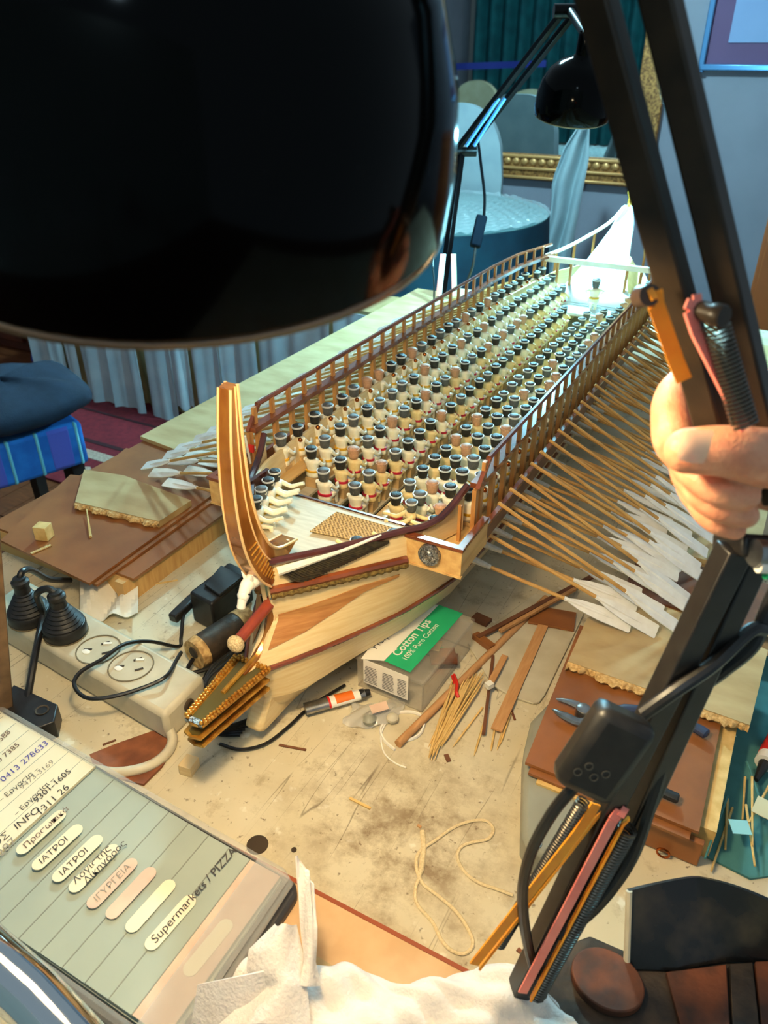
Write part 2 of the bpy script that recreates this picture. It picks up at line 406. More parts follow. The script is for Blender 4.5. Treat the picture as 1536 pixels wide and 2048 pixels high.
# gilt framed mirror
mz0 = ay(1120,362,YW).z; mx0, mx1 = ay(900,340,YW).x-.5, ay(1302,360,YW).x
fw = .116
mr = thing('gilt_mirror', 'large mirror in an ornate gilt frame on the far wall', 'mirror', ((mx0+mx1)/2, YW, mz0))
MB().box(((mx0+mx1)/2, YW-.012, mz0+fw+.6), (mx1-mx0-2*fw+.02, .01, 1.24)).build('glass', 'mirror_glass', mr)
for x in (mx0+fw/2, mx1-fw/2): MB().box((x, YW-.02, mz0+.72), (fw, .035, 1.44)).build('frame_side', 'gilt', mr, bevel=.006)
for z in (mz0+fw/2, mz0+1.44-fw/2): MB().box(((mx0+mx1)/2, YW-.021, z), (mx1-mx0, .037, fw)).build('frame_rail', 'gilt', mr, bevel=.006)
for z in (mz0+.012, mz0+fw*.45, mz0+fw-.01): MB().box(((mx0+mx1)/2, YW-.044, z), (mx1-mx0, .014, .014)).build('moulding', 'gilt_plain', mr, bevel=.004)
for i in range(34):
    MB().ball((mx0+.03+i*(mx1-mx0-.06)/33, YW-.044, mz0+fw*.72), .02, 10, (1,.5,.8)).build('ornament', 'gilt_plain', mr)
# framed picture
px = ay(1398,140,YW)
pf = thing('framed_picture', 'blue metal framed picture with a purple mount at upper right', 'picture', (px.x+.3, YW, px.z))
MB().box((px.x+.3, YW-.012, px.z+.3), (.6, .02, .6)).build('backing', 'mat_purple', pf)
MB().box((px.x+.3, YW-.024, px.z+.3), (.6-.2, .006, .6-.2)).build('print', 'art_blue', pf)
for x in (px.x+.011, px.x+.589): MB().box((x, YW-.022, px.z+.3), (.024, .036, .62)).build('frame_side', 'frame_blue', pf, bevel=.004)
for z in (px.z+.011, px.z+.589): MB().box((px.x+.3, YW-.023, z), (.6, .037, .024)).build('frame_rail', 'frame_blue', pf, bevel=.004)
# brown cabinet at right
p = ay(1500,560,2.9)
rcab = thing('brown_cabinet', 'tall brown wooden cabinet at the right edge behind the lamp arm', 'cabinet', (p.x+.35, 3.1, FZ))
MB().box((p.x+.36, 3.1, FZ+.52), (.7, .45, 1.04)).build('body', 'door_brown', rcab, bevel=.005)
for k in range(2):
    d = MB().box((p.x+.19+k*.345, 2.868, FZ+.52), (.33, .018, .94)).build('door', 'door_brown', rcab, bevel=.004)
    MB().ball((p.x+.32+k*.08, 2.85, FZ+.6), .014).build('knob', 'gold_dark', d)
# things seen in the mirror
def refl(x, y, vy): q = ay(x, y, vy); return V((q.x, 2*YW-q.y, q.z))
ct = thing('teal_curtain', 'teal curtain reflected in the upper part of the gilt mirror', 'curtain', (refl(1050,60,9.5).x, -1.5, FZ))
x0, x1 = refl(952,60,9.5).x, refl(1330,60,9.5).x
for k in range(2):
    a, b = (x0, (x0+x1)/2) if k == 0 else ((x0+x1)/2, x1)
    MB().grid(lambda u, v: V((a+(b-a)*u, -1.5 + .05*math.sin(u*38), FZ+.35 + 2.1*v)), 90, 4, .006).build('panel', 'curtain_teal', ct)
MB().tube([(x0-.1,-1.5,1.72),(x1+.1,-1.5,1.72)], .015).build('rail', 'gold_dark', ct)
for i, (xx, yy, wd) in enumerate(((958,160,.44),(1066,178,.44))):
    q = refl(xx, yy, 7.4); top = q.z
    c = thing('upholstered_chair', 'cream round-backed chair reflected in the mirror, the %s of two' % ('left','right')[i], 'chair', (q.x, q.y, FZ), 'cream chairs reflected in the mirror')
    MB().grid(lambda u, v: V((q.x-wd/2+wd*u, q.y-.02*math.sin(math.pi*u), FZ+.42 + (top-FZ-.42)*v*(.72+.28*math.sqrt(max(0,1-(2*u-1)**2))))), 24, 8, .05).build('backrest', 'cream_fabric', c)
    MB().box((q.x, q.y-.25, FZ+.40), (wd, .46, .10)).build('seat', 'cream_fabric', c, bevel=.02)
    for sx in (-1, 1):
        for sy in (-.45, -.05): MB().box((q.x+sx*(wd/2-.03), q.y+sy, FZ+.175), (.04,.04,.35)).build('leg', 'dark_leg', c)
d1 = setting('door_1', MB().box((refl(905,60,9.6).x-.42, -1.68, .3), (.95, .05, 2.1)), 'wall_white')
setting('frame', MB().box((refl(925,60,9.6).x, -1.66, .3), (.12, .09, 2.2)), 'white_paint', d1)
setting('handle', MB().tube([(refl(905,60,9.6).x-.1,-1.62,.3),(refl(905,60,9.6).x-.22,-1.62,.3)], .012), 'gold_dark', d1)
q0, q1 = refl(915,133,8.6), refl(1095,127,8.6)
tag(MB().grid(lambda u, v: V((q0.x+(q1.x-q0.x)*u, q0.y+.02*math.sin(u*9), q0.z+(q1.z-q0.z)*u+(v-.5)*.06)), 20, 2, .01).build('blue_ribbon', 'ribbon_blue'), 'blue ribbon stretched across the room, seen in the mirror', 'ribbon')
# ------------------------------------------------------------------ work table
tm = bpy.data.materials.new('table_paint'); tm.use_nodes = True; nt = tm.node_tree; bs = nt.nodes['Principled BSDF']; MATS['table_paint'] = tm
bs.inputs['Roughness'].default_value = .5
tcn = nt.nodes.new('ShaderNodeTexCoord')
def noise(scale, detail=4, st=(1,1,1), rough=.5, rot=0, off=(0,0,0)):
    mp = nt.nodes.new('ShaderNodeMapping'); mp.inputs['Scale'].default_value = st; mp.inputs['Rotation'].default_value = (0,0,rot); mp.inputs['Location'].default_value = off
    nt.links.new(tcn.outputs['Object'], mp.inputs[0]); n = nt.nodes.new('ShaderNodeTexNoise')
    n.inputs['Scale'].default_value = scale; n.inputs['Detail'].default_value = detail; n.inputs['Roughness'].default_value = rough
    nt.links.new(mp.outputs[0], n.inputs['Vector']); return n.outputs['Fac']
def ramp(fac, a, b, inv=False):
    r = nt.nodes.new('ShaderNodeValToRGB'); r.color_ramp.elements[0].position = a; r.color_ramp.elements[1].position = b
    if inv: r.color_ramp.elements[0].color = (1,1,1,1); r.color_ramp.elements[1].color = (0,0,0,1)
    nt.links.new(fac, r.inputs[0]); return r.outputs[0]
def mixc(fac, a, b, mode='MIX'):
    m = nt.nodes.new('ShaderNodeMix'); m.data_type = 'RGBA'; m.blend_type = mode
    if isinstance(fac, (int, float)): m.inputs[0].default_value = fac
    else: nt.links.new(fac, m.inputs[0])
    for k, s in ((6, a), (7, b)):
        if isinstance(s, tuple): m.inputs[k].default_value = lin(s) + (1,)
        else: nt.links.new(s, m.inputs[k])
    return m.outputs[2]
def mul(a, b, op='MULTIPLY'):
    m = nt.nodes.new('ShaderNodeMath'); m.operation = op
    for k, s in ((0, a), (1, b)):
        if isinstance(s, (int, float)): m.inputs[k].default_value = s
        else: nt.links.new(s, m.inputs[k])
    return m.outputs[0]
cc = mixc(ramp(noise(9, 5), .35, .7), (214,202,172), (196,180,144))
cc = mixc(mul(ramp(noise(34, 6, rough=.7), .55, .68), .55), cc, (150,128,92))
cc = mixc(mul(ramp(noise(150, 4, rough=.6), .63, .70), .8), cc, (104,80,52))
cc = mixc(mul(ramp(noise(60, 3, off=(3,1,0)), .66, .72), .7), cc, (226,220,200))
# a worn brown stain in front of the bow
sp = az(800,1680); smp = nt.nodes.new('ShaderNodeMapping'); smp.vector_type = 'POINT'
smp.inputs['Location'].default_value = (0,0,0); nt.links.new(tcn.outputs['Object'], smp.inputs[0])
TABLE_C = V((-.1, .85, 0))
dv = nt.nodes.new('ShaderNodeVectorMath'); dv.operation = 'DISTANCE'; dv.inputs[1].default_value = tuple(sp-TABLE_C)
nt.links.new(smp.outputs[0], dv.inputs[0])
blob = ramp(mul(dv.outputs['Value'], mul(noise(30, 5), .12), 'ADD'), .085, .19, True)
cc = mixc(mul(mul(blob, ramp(noise(28, 6, rough=.72, off=(1,2,0)), .42, .62)), .85), cc, (124,98,66))
# knife scratches in both table directions
for rot, off in ((0, (0,0,0)), (math.pi/2, (5,3,0))):
    lines = ramp(noise(26, 2, (1,.05,1), .5, rot, off), .497, .5); lines2 = ramp(noise(26, 2, (1,.05,1), .5, rot, off), .5, .503, True)
    m = mul(mul(lines, lines2), ramp(noise(7, 2, off=(2+rot,7,0)), .5, .6))
    cc = mixc(mul(m, .75), cc, (96,76,52))
nt.links.new(cc, bs.inputs['Base Color'])
wt = thing('work_table', 'large work table with a scratched, stained off-white top', 'table', (-.1, .85, FZ))
ORG_top = TABLE_C
tb = bpy.data.objects.new('table_top', MB().box((-.065, .85, -.018), (1.44, 2.0, .036)).mesh('table_top', 'table_paint', TABLE_C)); col.objects.link(tb)
tb.parent = wt; tb.location = TABLE_C - ORG[wt]; ORG[tb] = TABLE_C
bv = tb.modifiers.new('b', 'BEVEL'); bv.width = .004; bv.segments = 2
for x in (-.74, .6):
    for y in (-.1, 1.8): MB().box((x, y, FZ/2-.018), (.06, .06, T-.036)).build('leg', 'dark_leg', wt)
MB().box((-.1, 1.80, -.08), (1.28, .02, .09)).build('apron', 'box_side', wt); MB().box((-.75, .85, -.08), (.02, 1.84, .09)).build('apron', 'box_side', wt)
p = az(515,1690); MB().lathe([(.0085,-.001),(.0085,.0006)], 20, (p.x,p.y,0)).build('screw_hole', 'slot_dark', tb); 
p = az(588,1700); MB().lathe([(.0022,-.001),(.0022,.0006)], 12, (p.x,p.y,0)).build('screw_hole', 'slot_dark', tb)
# ------------------------------------------------------------------ the trireme model
X0 = -.330
ship = thing('trireme_model', 'large wooden model of an oared galley with pale hull and brown rails', 'model ship', (X0, 1.0, 0))
LV = {  # level z -> (Y, half width)
 .020: [(.392,.004),(.43,.016),(.52,.034),(.62,.046),(.8,.055),(1.25,.05),(1.42,.02),(1.5,.004)],
 .042: [(.384,.005),(.405,.026),(.464,.045),(.523,.066),(.596,.084),(.7,.09),(1.2,.088),(1.4,.05),(1.52,.004)],
 .080: [(.374,.005),(.411,.028),(.454,.051),(.504,.075),(.57,.096),(.65,.102),(1.2,.10),(1.42,.07),(1.55,.005)],
 .115: [(.407,.004),(.425,.022),(.456,.048),(.50,.079),(.57,.10),(.65,.104),(1.2,.102),(1.42,.08),(1.58,.006)],
 .145: [(.403,.004),(.423,.022),(.456,.049),(.497,.083),(.55,.102),(.62,.106),(1.2,.104),(1.42,.085),(1.60,.008)],
 .174: [(.404,.006),(.438,.036),(.468,.059),(.497,.080),(.511,.092),(.545,.103),(.6,.107),(1.2,.105),(1.42,.088),(1.62,.012)]}
ZL = sorted(LV)
def hb(Y, z):
    for a, b in zip(ZL, ZL[1:]):
        if z <= b or b == ZL[-1]:
            t = (z-a)/(b-a); return interp(Y, LV[a])*(1-t) + interp(Y, LV[b])*t
def hp(s, Y, z, out=0): return V((X0 + s*(hb(Y, z)+out), Y, z))
COM = [.47,.485,.5,.515,.53,.55,.575,.6,.65,.72,.8,.95,1.1,1.2,1.3,1.38]
def stations(z):
    a, b = LV[z][0][0], LV[z][-1][0]
    return [a + (.47-a)*i/6 for i in range(6)] + COM + [1.38 + (b-1.38)*i/5 for i in range(1, 6)]
def surf(s, z, q, out=0):
    i = int(q); f = q-i
    for za, zb in zip(ZL, ZL[1:]):
        if z <= zb: break
    t = (z-za)/(zb-za); A, B = stations(za), stations(zb); ps = []
    for j in (i, i+1): ps.append(V((X0 + s*(interp(A[j], LV[za])*(1-t) + interp(B[j], LV[zb])*t + out), A[j]*(1-t)+B[j]*t - out, z)))
    return ps[0].lerp(ps[1], f)
for s in (-1, 1):
    for za, zb in zip(ZL, ZL[1:]):
        n = 3; A, B = stations(za), stations(zb); mb = MB(); rows = []
        for k in range(n+1):
            t = k/n; z = za + (zb-za)*t
            rows.append([V((X0 + s*(interp(ya, LV[za])*(1-t) + interp(yb, LV[zb])*t), ya*(1-t)+yb*t, z)) for ya, yb in zip(A, B)])
        m = len(rows[0]); vs = [p for r in rows for p in r] + [V((p.x - s*.003, p.y+.002, p.z)) for r in rows for p in r]; N = (n+1)*m
        fs = [(k*m+i, k*m+i+1, (k+1)*m+i+1, (k+1)*m+i) for k in range(n) for i in range(m-1)]
        fs += [tuple(j+N for j in f)[::-1] for f in fs]
        fs += [(i, i+1, i+1+N, i+N) for i in range(m-1)] + [(n*m+i, n*m+i+1, n*m+i+1+N, n*m+i+N) for i in range(m-1)]
        fs += [(k*m, (k+1)*m, (k+1)*m+N, k*m+N) for k in range(n)] + [(k*m+m-1, (k+1)*m+m-1, (k+1)*m+m-1+N, k*m+m-1+N) for k in range(n)]
        mb.add(vs, fs).build('hull_strake', 'hull_wood', ship, smooth=50)
# keel, forefoot and stem
MB().bar((X0, .50, .013), (X0, 1.45, .013), .012, .018).build('keel', 'hull_wood', ship)
MB().grid(lambda u, v: V((X0 + (v-.5)*2*interp(.392+u*.9, LV[.020]), .392+u*.9, .020 - .012*(1-(2*v-1)**2))), 24, 8, .002).build('hull_bottom', 'hull_wood', ship)
def yzprism(pts, x0, x1, mb=None):
    mb = mb or MB(); n = len(pts); vs = [V((x0, y, z)) for y, z in pts] + [V((x1, y, z)) for y, z in pts]
    return mb.add(vs, [tuple(range(n)), tuple(range(n, 2*n))[::-1]] + [(i, n+i, n+(i+1) % n, (i+1) % n) for i in range(n)])
yzprism([(.386,.048),(.366,.018),(.374,.012),(.42,.010),(.44,.02),(.42,.05)], X0-.009, X0+.009).build('forefoot', 'hull_wood', ship, bevel=.004)
stem = spline([(0,.412,.132),(0,.409,.112),(0,.401,.098),(0,.386,.088),(0,.366,.084)], 5)
MB().tube([(X0, p.y-.003, p.z) for p in stem], .0042, 8).build('stem', 'amber', ship)
MB().tube([(X0+.004, p.y-.002, p.z) for p in stem], .0016, 6).build('stem_edge', 'amber_edge', ship)
# wales: red-brown band with gilt rope at the upper one
for s in (-1, 1):
    ys = [.403 + (.497-.403)*i/18 for i in range(19)]
    MB().tube([hp(s, y, .1475, .001) for y in ys], .0038, 8).build('upper_wale', 'brown_varnish', ship)
    pts = [hp(s, y, .1425, .0025) for y in [.403+.094*i/70 for i in range(71)]]
    MB().tube(pts, [.0032 + .0006*math.sin(i*1.5) for i in range(71)], 8).build('wale_rope', 'rope_gold', ship)
    MB().tube([hp(s, y, .139, .001) for y in ys], .0009, 6).build('rope_edge', 'silver', ship)
    MB().tube([hp(s, .38+1.1*i/50, .080, .0006) for i in range(51)], .0026, 8).build('lower_wale', 'brown_varnish', ship)
    # dark heartwood figure in the bow planking
    def hw(u, v):
        q = .25 + 7.4*u; zl = interp(u, [(0,.094),(.25,.1),(.5,.110),(.75,.122),(1,.1285)]); zh = interp(u, [(0,.119),(.3,.123),(.7,.1295),(1,.1315)])
        return surf(s, zl+(zh-zl)*v, q, .0007)
    MB().grid(hw, 40, 8, .0006).build('heartwood_panel', 'heartwood', ship)
    # bulwark cap
    cy = [.404+.107*i/16 for i in range(17)]
    cap = [hp(s, y, .174)+V((0,0,.0015)) for y in cy] + [V((X0+s*.1, .53, .177)), V((X0+s*.106, .548, .186)), V((X0+s*.111, .562, .197))]
    MB().tube(spline(cap, 2), .0034, 8).build('bulwark_cap', 'dark_trim', ship)
    # inner bulwark board rising behind the outrigger box
    MB().grid(lambda u, v: V((X0 + s*(.0925+.0165*u), .511+.05*u, .15 + (.025+.02*u*u)*v)), 10, 3, .002).build('inner_bulwark', 'hull_wood', ship)
# outrigger box, deck, rails and posts
HWO = .134; NP = 29; PY0 = .566; DP = .030
def hwo(y): return interp(y, [(0,HWO),(1.22,HWO),(1.32,HWO-.006),(1.45,HWO-.030)])
ys_long = [.50, .6, .8, 1.0, 1.15, 1.22, 1.27, 1.32, 1.38, 1.44]
def strip(s, off, z0, z1, th, ys):
    """board running fore and aft along the outrigger"""
    vs = []; m = len(ys)
    for y in ys:
        x = X0 + s*(hwo(y)-off)
        vs += [V((x,y,z0)), V((x-s*th,y,z0)), V((x-s*th,y,z1)), V((x,y,z1))]
    fs = [(i*4+k, i*4+(k+1) % 4, (i+1)*4+(k+1) % 4, (i+1)*4+k) for i in range(m-1) for k in range(4)] + [(0,1,2,3), (m*4-4, m*4-3, m*4-2, m*4-1)]
    return MB().add(vs, fs)
for s in (-1, 1):
    xi, xo = X0+s*.081, X0+s*HWO
    bx = MB().box(((xi+xo)/2, .5010, .157), (abs(xo-xi)+.0004, .004, .0265)).build('outrigger_front', 'pale_wood', ship)
    MB().box(((xi+xo)/2, .5005, .1713), (abs(xo-xi)+.003, .006, .0032)).build('front_cap', 'brown_varnish', bx)
    MB().box(((xi+xo)/2, .4995, .1435), (abs(xo-xi)+.002, .003, .002)).build('front_bead', 'pale_wood', bx)
    strip(s, 0, .144, .170, .003, [.50,.53,.558]).build('outrigger_side', 'pale_wood', ship); strip(s, .0015, .146, .161, .003, [.558]+ys_long[1:]).build('outrigger_beam', 'rail_brown', ship)
    strip(s, -.001, .1697, .173, .006, [.498,.52,.545,.557]).build('side_cap', 'brown_varnish', ship)
    strip(s, .003, .146, .148, .045, ys_long).build('outrigger_deck', 'pale_wood', ship)
    strip(s, .0005, .1605, .1635, .0045, [.56]+ys_long[1:]).build('oar_ledge', 'brown_varnish', ship)
    strip(s, .008, .1995, .2045, .010, [.555]+ys_long[1:]).build('lower_rail', 'brown_varnish', ship)
    top = [(X0+s*(hwo(y)-.009), y, .2225 if y < 1.3 else .2225-.02*(y-1.3)) for y in [.572]+ys_long[1:]]
    MB().tube(top, .0026, 6).build('top_rail', 'brown_varnish', ship)
    MB().bar((X0+s*(HWO-.010), .553, .200), (X0+s*(HWO-.009), .575, .2225), .004, .004).build('rail_brace', 'brown_varnish', ship)
    MB().bar((X0+s*(HWO-.012), .553, .149), (X0+s*(HWO-.012), .553, .200), .004, .006, (0,1,0)).build('rail_end_post', 'post_wood', ship)
    MB().bar((X0+s*.112, .545, .148), (X0+s*.112, .545, .185), .003, .003, (0,1,0)).build('stanchion', 'post_wood', ship)
    pm = MB().box((0,0,.0255), (.0042,.0062,.051)).mesh('post', 'post_wood'); sm = MB().box((0,0,.009), (.0034,.005,.018)).mesh('rail_baluster', 'post_wood')
    for i in range(NP):
        y = PY0 + i*DP
        for me, off, z in ((pm, .0125, .149), (sm, .010, .204)):
            o = bpy.data.objects.new(me.name, me); col.objects.link(o); o.parent = ship
            o.location = V((X0+s*(hwo(y)-off), y, z)) - ORG[ship]
    # medallion on the outrigger front
    c = V((X0+s*.1055, .4985, .1595))
    md = MB().lathe([(.0001,.0030),(.006,.0032),(.0078,.0026),(.0082,.0040),(.0098,.0040),(.0102,0)], 28, c, (0,-1,0), cap=False).build('medallion', 'silver', ship)
    h = MB().ball(c+V((0,-.0035,.0002)), .0042, 10, (.8,.35,1.1)); h.ball(c+V((s*.003,-.003,-.003)), .003, 8, (1.2,.4,.7)); h.build('relief_head', 'silver', md)
MB().tube([ax(490,872,X0-.118), ax(501,927,X0-.116)], .0012, 8).build('white_stick', 'white_paint', ship)
MB().box(ax(503,897,X0-.114), (.006,.002,.008)).build('red_tag', 'red_plastic', ship)
# rowing benches: long stepped planks that carry the crew
COLS = [(-.107,.1525),(-.080,.139),(-.053,.127),(-.0225,.114),(.0225,.114),(.053,.127),(.080,.139),(.107,.1525)]
for cx, cz in COLS:
    MB().box((X0+cx*.985, .98, cz-.0125), (.0135, .86, .003)).build('bench_plank', 'deck', ship)
MB().box((X0, 1.0, .062), (.17, .70, .003)).build('hold_floor', 'dark_trim', ship)
MB().box((X0, .98, .108), (.012, .86, .004)).build('gangway_plank', 'pale_wood', ship)
# bow deck
dk = MB().prism([(X0+s*hb(y,.15)*.96, y) for s, y in [(-1,.42),(1,.42),(1,.45),(1,.48),(1,.5),(1,.542),(-1,.542),(-1,.5),(-1,.48),(-1,.45)]], .1475, .1505).build('bow_deck', 'deck', ship)
MB().box((X0-.004, .541, .1475), (.19, .0025, .009)).build('deck_edge', 'dark_trim', dk)
wm = bpy.data.materials.new('woven'); wm.use_nodes = True; MATS['woven'] = wm; nt = wm.node_tree; bs = nt.nodes['Principled BSDF']
tcn = nt.nodes.new('ShaderNodeTexCoord'); ck = nt.nodes.new('ShaderNodeTexChecker'); ck.inputs['Scale'].default_value = 520
ck.inputs['Color1'].default_value = lin((206,172,112))+(1,); ck.inputs['Color2'].default_value = lin((140,108,62))+(1,)
nt.links.new(tcn.outputs['Object'], ck.inputs['Vector']); nt.links.new(ck.outputs['Color'], bs.inputs['Base Color']); bs.inputs['Roughness'].default_value = .7
q = [az(620,1064,.152), az(745,1088,.152), az(800,1062,.152), az(672,1026,.152)]
mt = MB().slab(q, .0008).build('woven_mat', 'woven', dk)
for i in range(15):
    a = q[0].lerp(q[3], i/14); b = q[1].lerp(q[2], i/14); MB().tube([a+V((0,0,.001)), b+V((0,0,.001))], .00075, 5).build('mat_strand', 'woven', mt)
MB().box((X0-.083, .50, .166), (.004, .055, .03)).build('side_screen', 'dark_trim', ship)
# stern post of the bow: tall curved prow
fo = spline([(0,.3815,.331),(0,.3745,.285),(0,.3725,.24),(0,.377,.200),(0,.390,.168),(0,.402,.153)], 6)
af = spline([(0,.3895,.3325),(0,.3885,.285),(0,.391,.24),(0,.400,.205),(0,.414,.184),(0,.442,.1765)], 6)
def wdt(i): return .0052 + .003*i/len(fo)
vs = []; n = len(fo)
for i in range(n):
    for p in (fo[i], af[i]):
        for s in (-1, 1): vs.append(V((X0+s*wdt(i), p.y, p.z)))
fs = []
for i in range(n-1):
    a, b = i*4, (i+1)*4
    fs += [(a,a+1,b+1,b), (a+2,b+2,b+3,a+3), (a,b,b+2,a+2), (a+1,a+3,b+3,b+1)]
fs += [(0,2,3,1), ((n-1)*4,(n-1)*4+1,(n-1)*4+3,(n-1)*4+2)]
pw = MB().add(vs, fs).build('prow_post', 'amber', ship, smooth=30)
for s in (-1, 1):
    MB().tube([(X0+s*wdt(i), fo[i].y, fo[i].z) for i in range(n)], .0011, 6).build('prow_edge', 'amber_edge', pw)
    MB().tube([(X0+s*wdt(i), af[i].y, af[i].z) for i in range(n)], .0013, 6).build('prow_edge', 'amber_edge', pw)
    MB().tube([(X0+s*(wdt(i)+.0002), fo[i].lerp(af[i], .62).y, fo[i].lerp(af[i], .62).z) for i in range(n-4)], .0007, 6).build('prow_groove', 'amber_edge', pw)
    for k in range(11):
        i = n-13+k; a, b = fo[i].lerp(af[i], .15), fo[i].lerp(af[i], .6)
        MB().tube([(X0+s*(wdt(i)+.0003), a.y, a.z), (X0+s*(wdt(i)+.0003), b.y, b.z)], .0007, 5).build('prow_rib', 'gold', pw)
# winged horse figurehead
fg = MB().tube(spline([(X0+.003,.437,.1755),(X0+.003,.418,.170),(X0,.403,.164),(X0,.391,.165),(X0,.384,.163)], 5), [.0028]*5+[.0058]*6+[.0072]*4+[.0064]*3+[.0054]*3, 12)
fg.tube(spline([(X0,.386,.1665),(X0,.380,.163),(X0,.3735,.153),(X0,.3715,.1485)], 4), [.0044,.0052,.0056,.0056,.0052,.0048,.0044,.004,.0036,.0034,.0036,.0034,.0024], 12)
fg.ball((X0,.3765,.1585), .0052, 10)
fgo = fg.build('horse_figurehead', 'white_paint', ship)
for s in (-1, 1):
    MB().tube([(X0+s*.003,.3845,.169),(X0+s*.0052,.3835,.1755)], [.0018,.0005], 6).build('ear', 'white_paint', fgo)
    MB().ball((X0+s*.0050,.3775,.1605), .0008, 8).build('eye', 'dark_leg', fgo)
    MB().tube(spline([hp(s,.408,.166,.002), hp(s,.43,.1705,.003), hp(s,.46,.1755,.003), hp(s,.478,.179,.003)], 5), [.0042-.00024*i for i in range(16)], 8).build('wing_edge', 'white_paint', fgo)
    for k in range(32):
        t = k/31; y = .409 + .062*t; a = hp(s, y, .1645+.0105*t, .0022); L = .0175*(1-.70*t)
        b = hp(s, min(.484, y+.016+.002*t), .1645+.0105*t - L*.86, .0024); m_ = (a+b)/2 + V((s*.0010,-.0012,-.0012))
        MB().tube([a, m_, b], [.0012,.0016,.0007], 6).build('feather', 'bronze', fgo)
# red spar with a rope knob below the figurehead
sp0, sp1 = V((X0,.418,.131)), V((X0,.3655,.1215))
spr = MB().tube([sp0, sp1], [.0054,.0048], 12).build('bow_spar', 'spar_red', ship)
MB().ball(sp1+V((0,-.005,-.001)), .0076, 14, (1,.8,1)).build('rope_knob', 'rope_ball', spr)
# three-bladed ram
def ramplate(z, y0, w0, w1, th=.0022):
    return [V((X0-w1,.378,z)), V((X0-w0,y0,z)), V((X0,y0-.002,z)), V((X0+w0,y0,z)), V((X0+w1,.378,z))], th
ram = MB().bar((X0,.384,.0735), (X0,.308,.0735), .0065, .022).build('ram', 'gold', ship)
for z, y0, w0, w1 in ((.0835,.303,.0088,.0178),(.0735,.299,.0084,.0168),(.0635,.301,.0080,.0160)):
    pl, th = ramplate(z, y0, w0, w1); MB().slab(pl, th).build('ram_blade', 'gold', ram)
    pl, th = ramplate(z+.0022, y0+.002, w0*.6, w1*.66); MB().slab(pl, .0004).build('blade_inlay', 'gold_dark', ram)
for s in (-1, 1):
    bd = MB()
    for k in range(44):
        t = k/43; bd.ball((X0+s*(.0078+.0084*t + (.0016 if k % 2 else -.0012)), .304+.073*t, .0870+random.uniform(0,.0010)), .0018, 7)
    bd.build('beaded_edge', 'gold', ram)
bd = MB()
for k in range(18): bd.ball((X0-.0165+.033*k/17, .377 + (.0015 if k % 2 else -.001), .0872), .0018, 7)
bd.build('beaded_edge', 'gold', ram)
MB().tube([(X0,.383,.090),(X0,.338,.0862)], .0022, 8).build('ram_spine', 'gold', ram)
MB().box((X0,.3045,.0852), (.0165,.005,.0028)).build('ram_tip', 'silver', ram)
# raised stern
YS = 1.42
MB().box((X0, YS, .198), (.215, .008, .009)).build('stern_crossbeam', 'white_paint', ship)
for k in range(9):
    x = X0-.1+.025*k
    if k in (3,4,5): continue
    MB().bar((x, YS, .135), (x, YS, .194), .0045, .0045, (0,1,0)).build('stern_baluster', 'post_wood', ship)
MB().prism([(X0-.088,1.385),(X0+.088,1.385),(X0+.080,1.44),(X0+.05,1.5),(X0-.05,1.5),(X0-.080,1.44)], .128, .133).build('stern_deck', 'stern_white', ship)
MB().prism([(X0-.055,1.335),(X0+.055,1.335),(X0+.055,1.386),(X0-.055,1.386)], .126, .1305).build('stern_step', 'stern_white', ship)
def fan(u, v):
    y = interp(v, [(0,1.392),(.2,1.43),(.4,1.475),(.6,1.525),(.8,1.575),(1,1.60)]); z = interp(v, [(0,.134),(.2,.158),(.4,.184),(.6,.210),(.8,.238),(1,.272)])
    wd = interp(v, [(0,.078),(.2,.056),(.4,.041),(.6,.030),(.8,.019),(1,.005)]); return V((X0+(u-.5)*2*wd, y - .01*(2*u-1)**2, z))
MB().grid(fan, 10, 24, .004).build('stern_fan', 'stern_white', ship)
MB().tube(spline([(X0,1.601,.268),(X0,1.598,.285),(X0-.004,1.594,.300)], 4), [.004,.005,.0055,.005,.004,.004,.005,.004,.001], 8).build('stern_finial', 'gold', ship)
for s in (-1, 1):
    rl = spline([(X0+s*.1,YS,.203),(X0+s*.085,1.48,.205),(X0+s*.06,1.545,.218),(X0+s*.03,1.585,.24),(X0+s*.01,1.60,.268)], 6)
    MB().tube(rl, .0032, 6).build('stern_rail', 'white_paint', ship)
    for i in (4, 9, 14):
        p = rl[i]; MB().bar((p.x,p.y,.14+.002*i), p, .004, .004, (0,1,0)).build('stern_baluster', 'post_wood', ship)
    MB().tube(spline([(X0+s*.098,YS,.150),(X0+s*.08,1.48,.155),(X0+s*.055,1.54,.165)], 5), .003, 6).build('stern_rail', 'white_paint', ship)
# steps down from the stern deck
for x in (X0+.018, X0+.042): MB().bar((x,1.33,.128), (x,1.27,.098), .003, .005).build('ladder_side', 'post_wood', ship)
for k in range(6): MB().box((X0+.030, 1.325-.010*k, .1265-.005*k), (.022,.005,.002)).build('ladder_rung', 'post_wood', ship)
# support blocks below the keel
for y in (.6, 1.15):
    tag(MB().box((X0, y, .002), (.10, .04, .004)).build('cradle_block', 'hardboard'), 'brown block carrying the galley keel, %s' % ('under the fore part' if y < 1 else 'under the after part'), 'block')
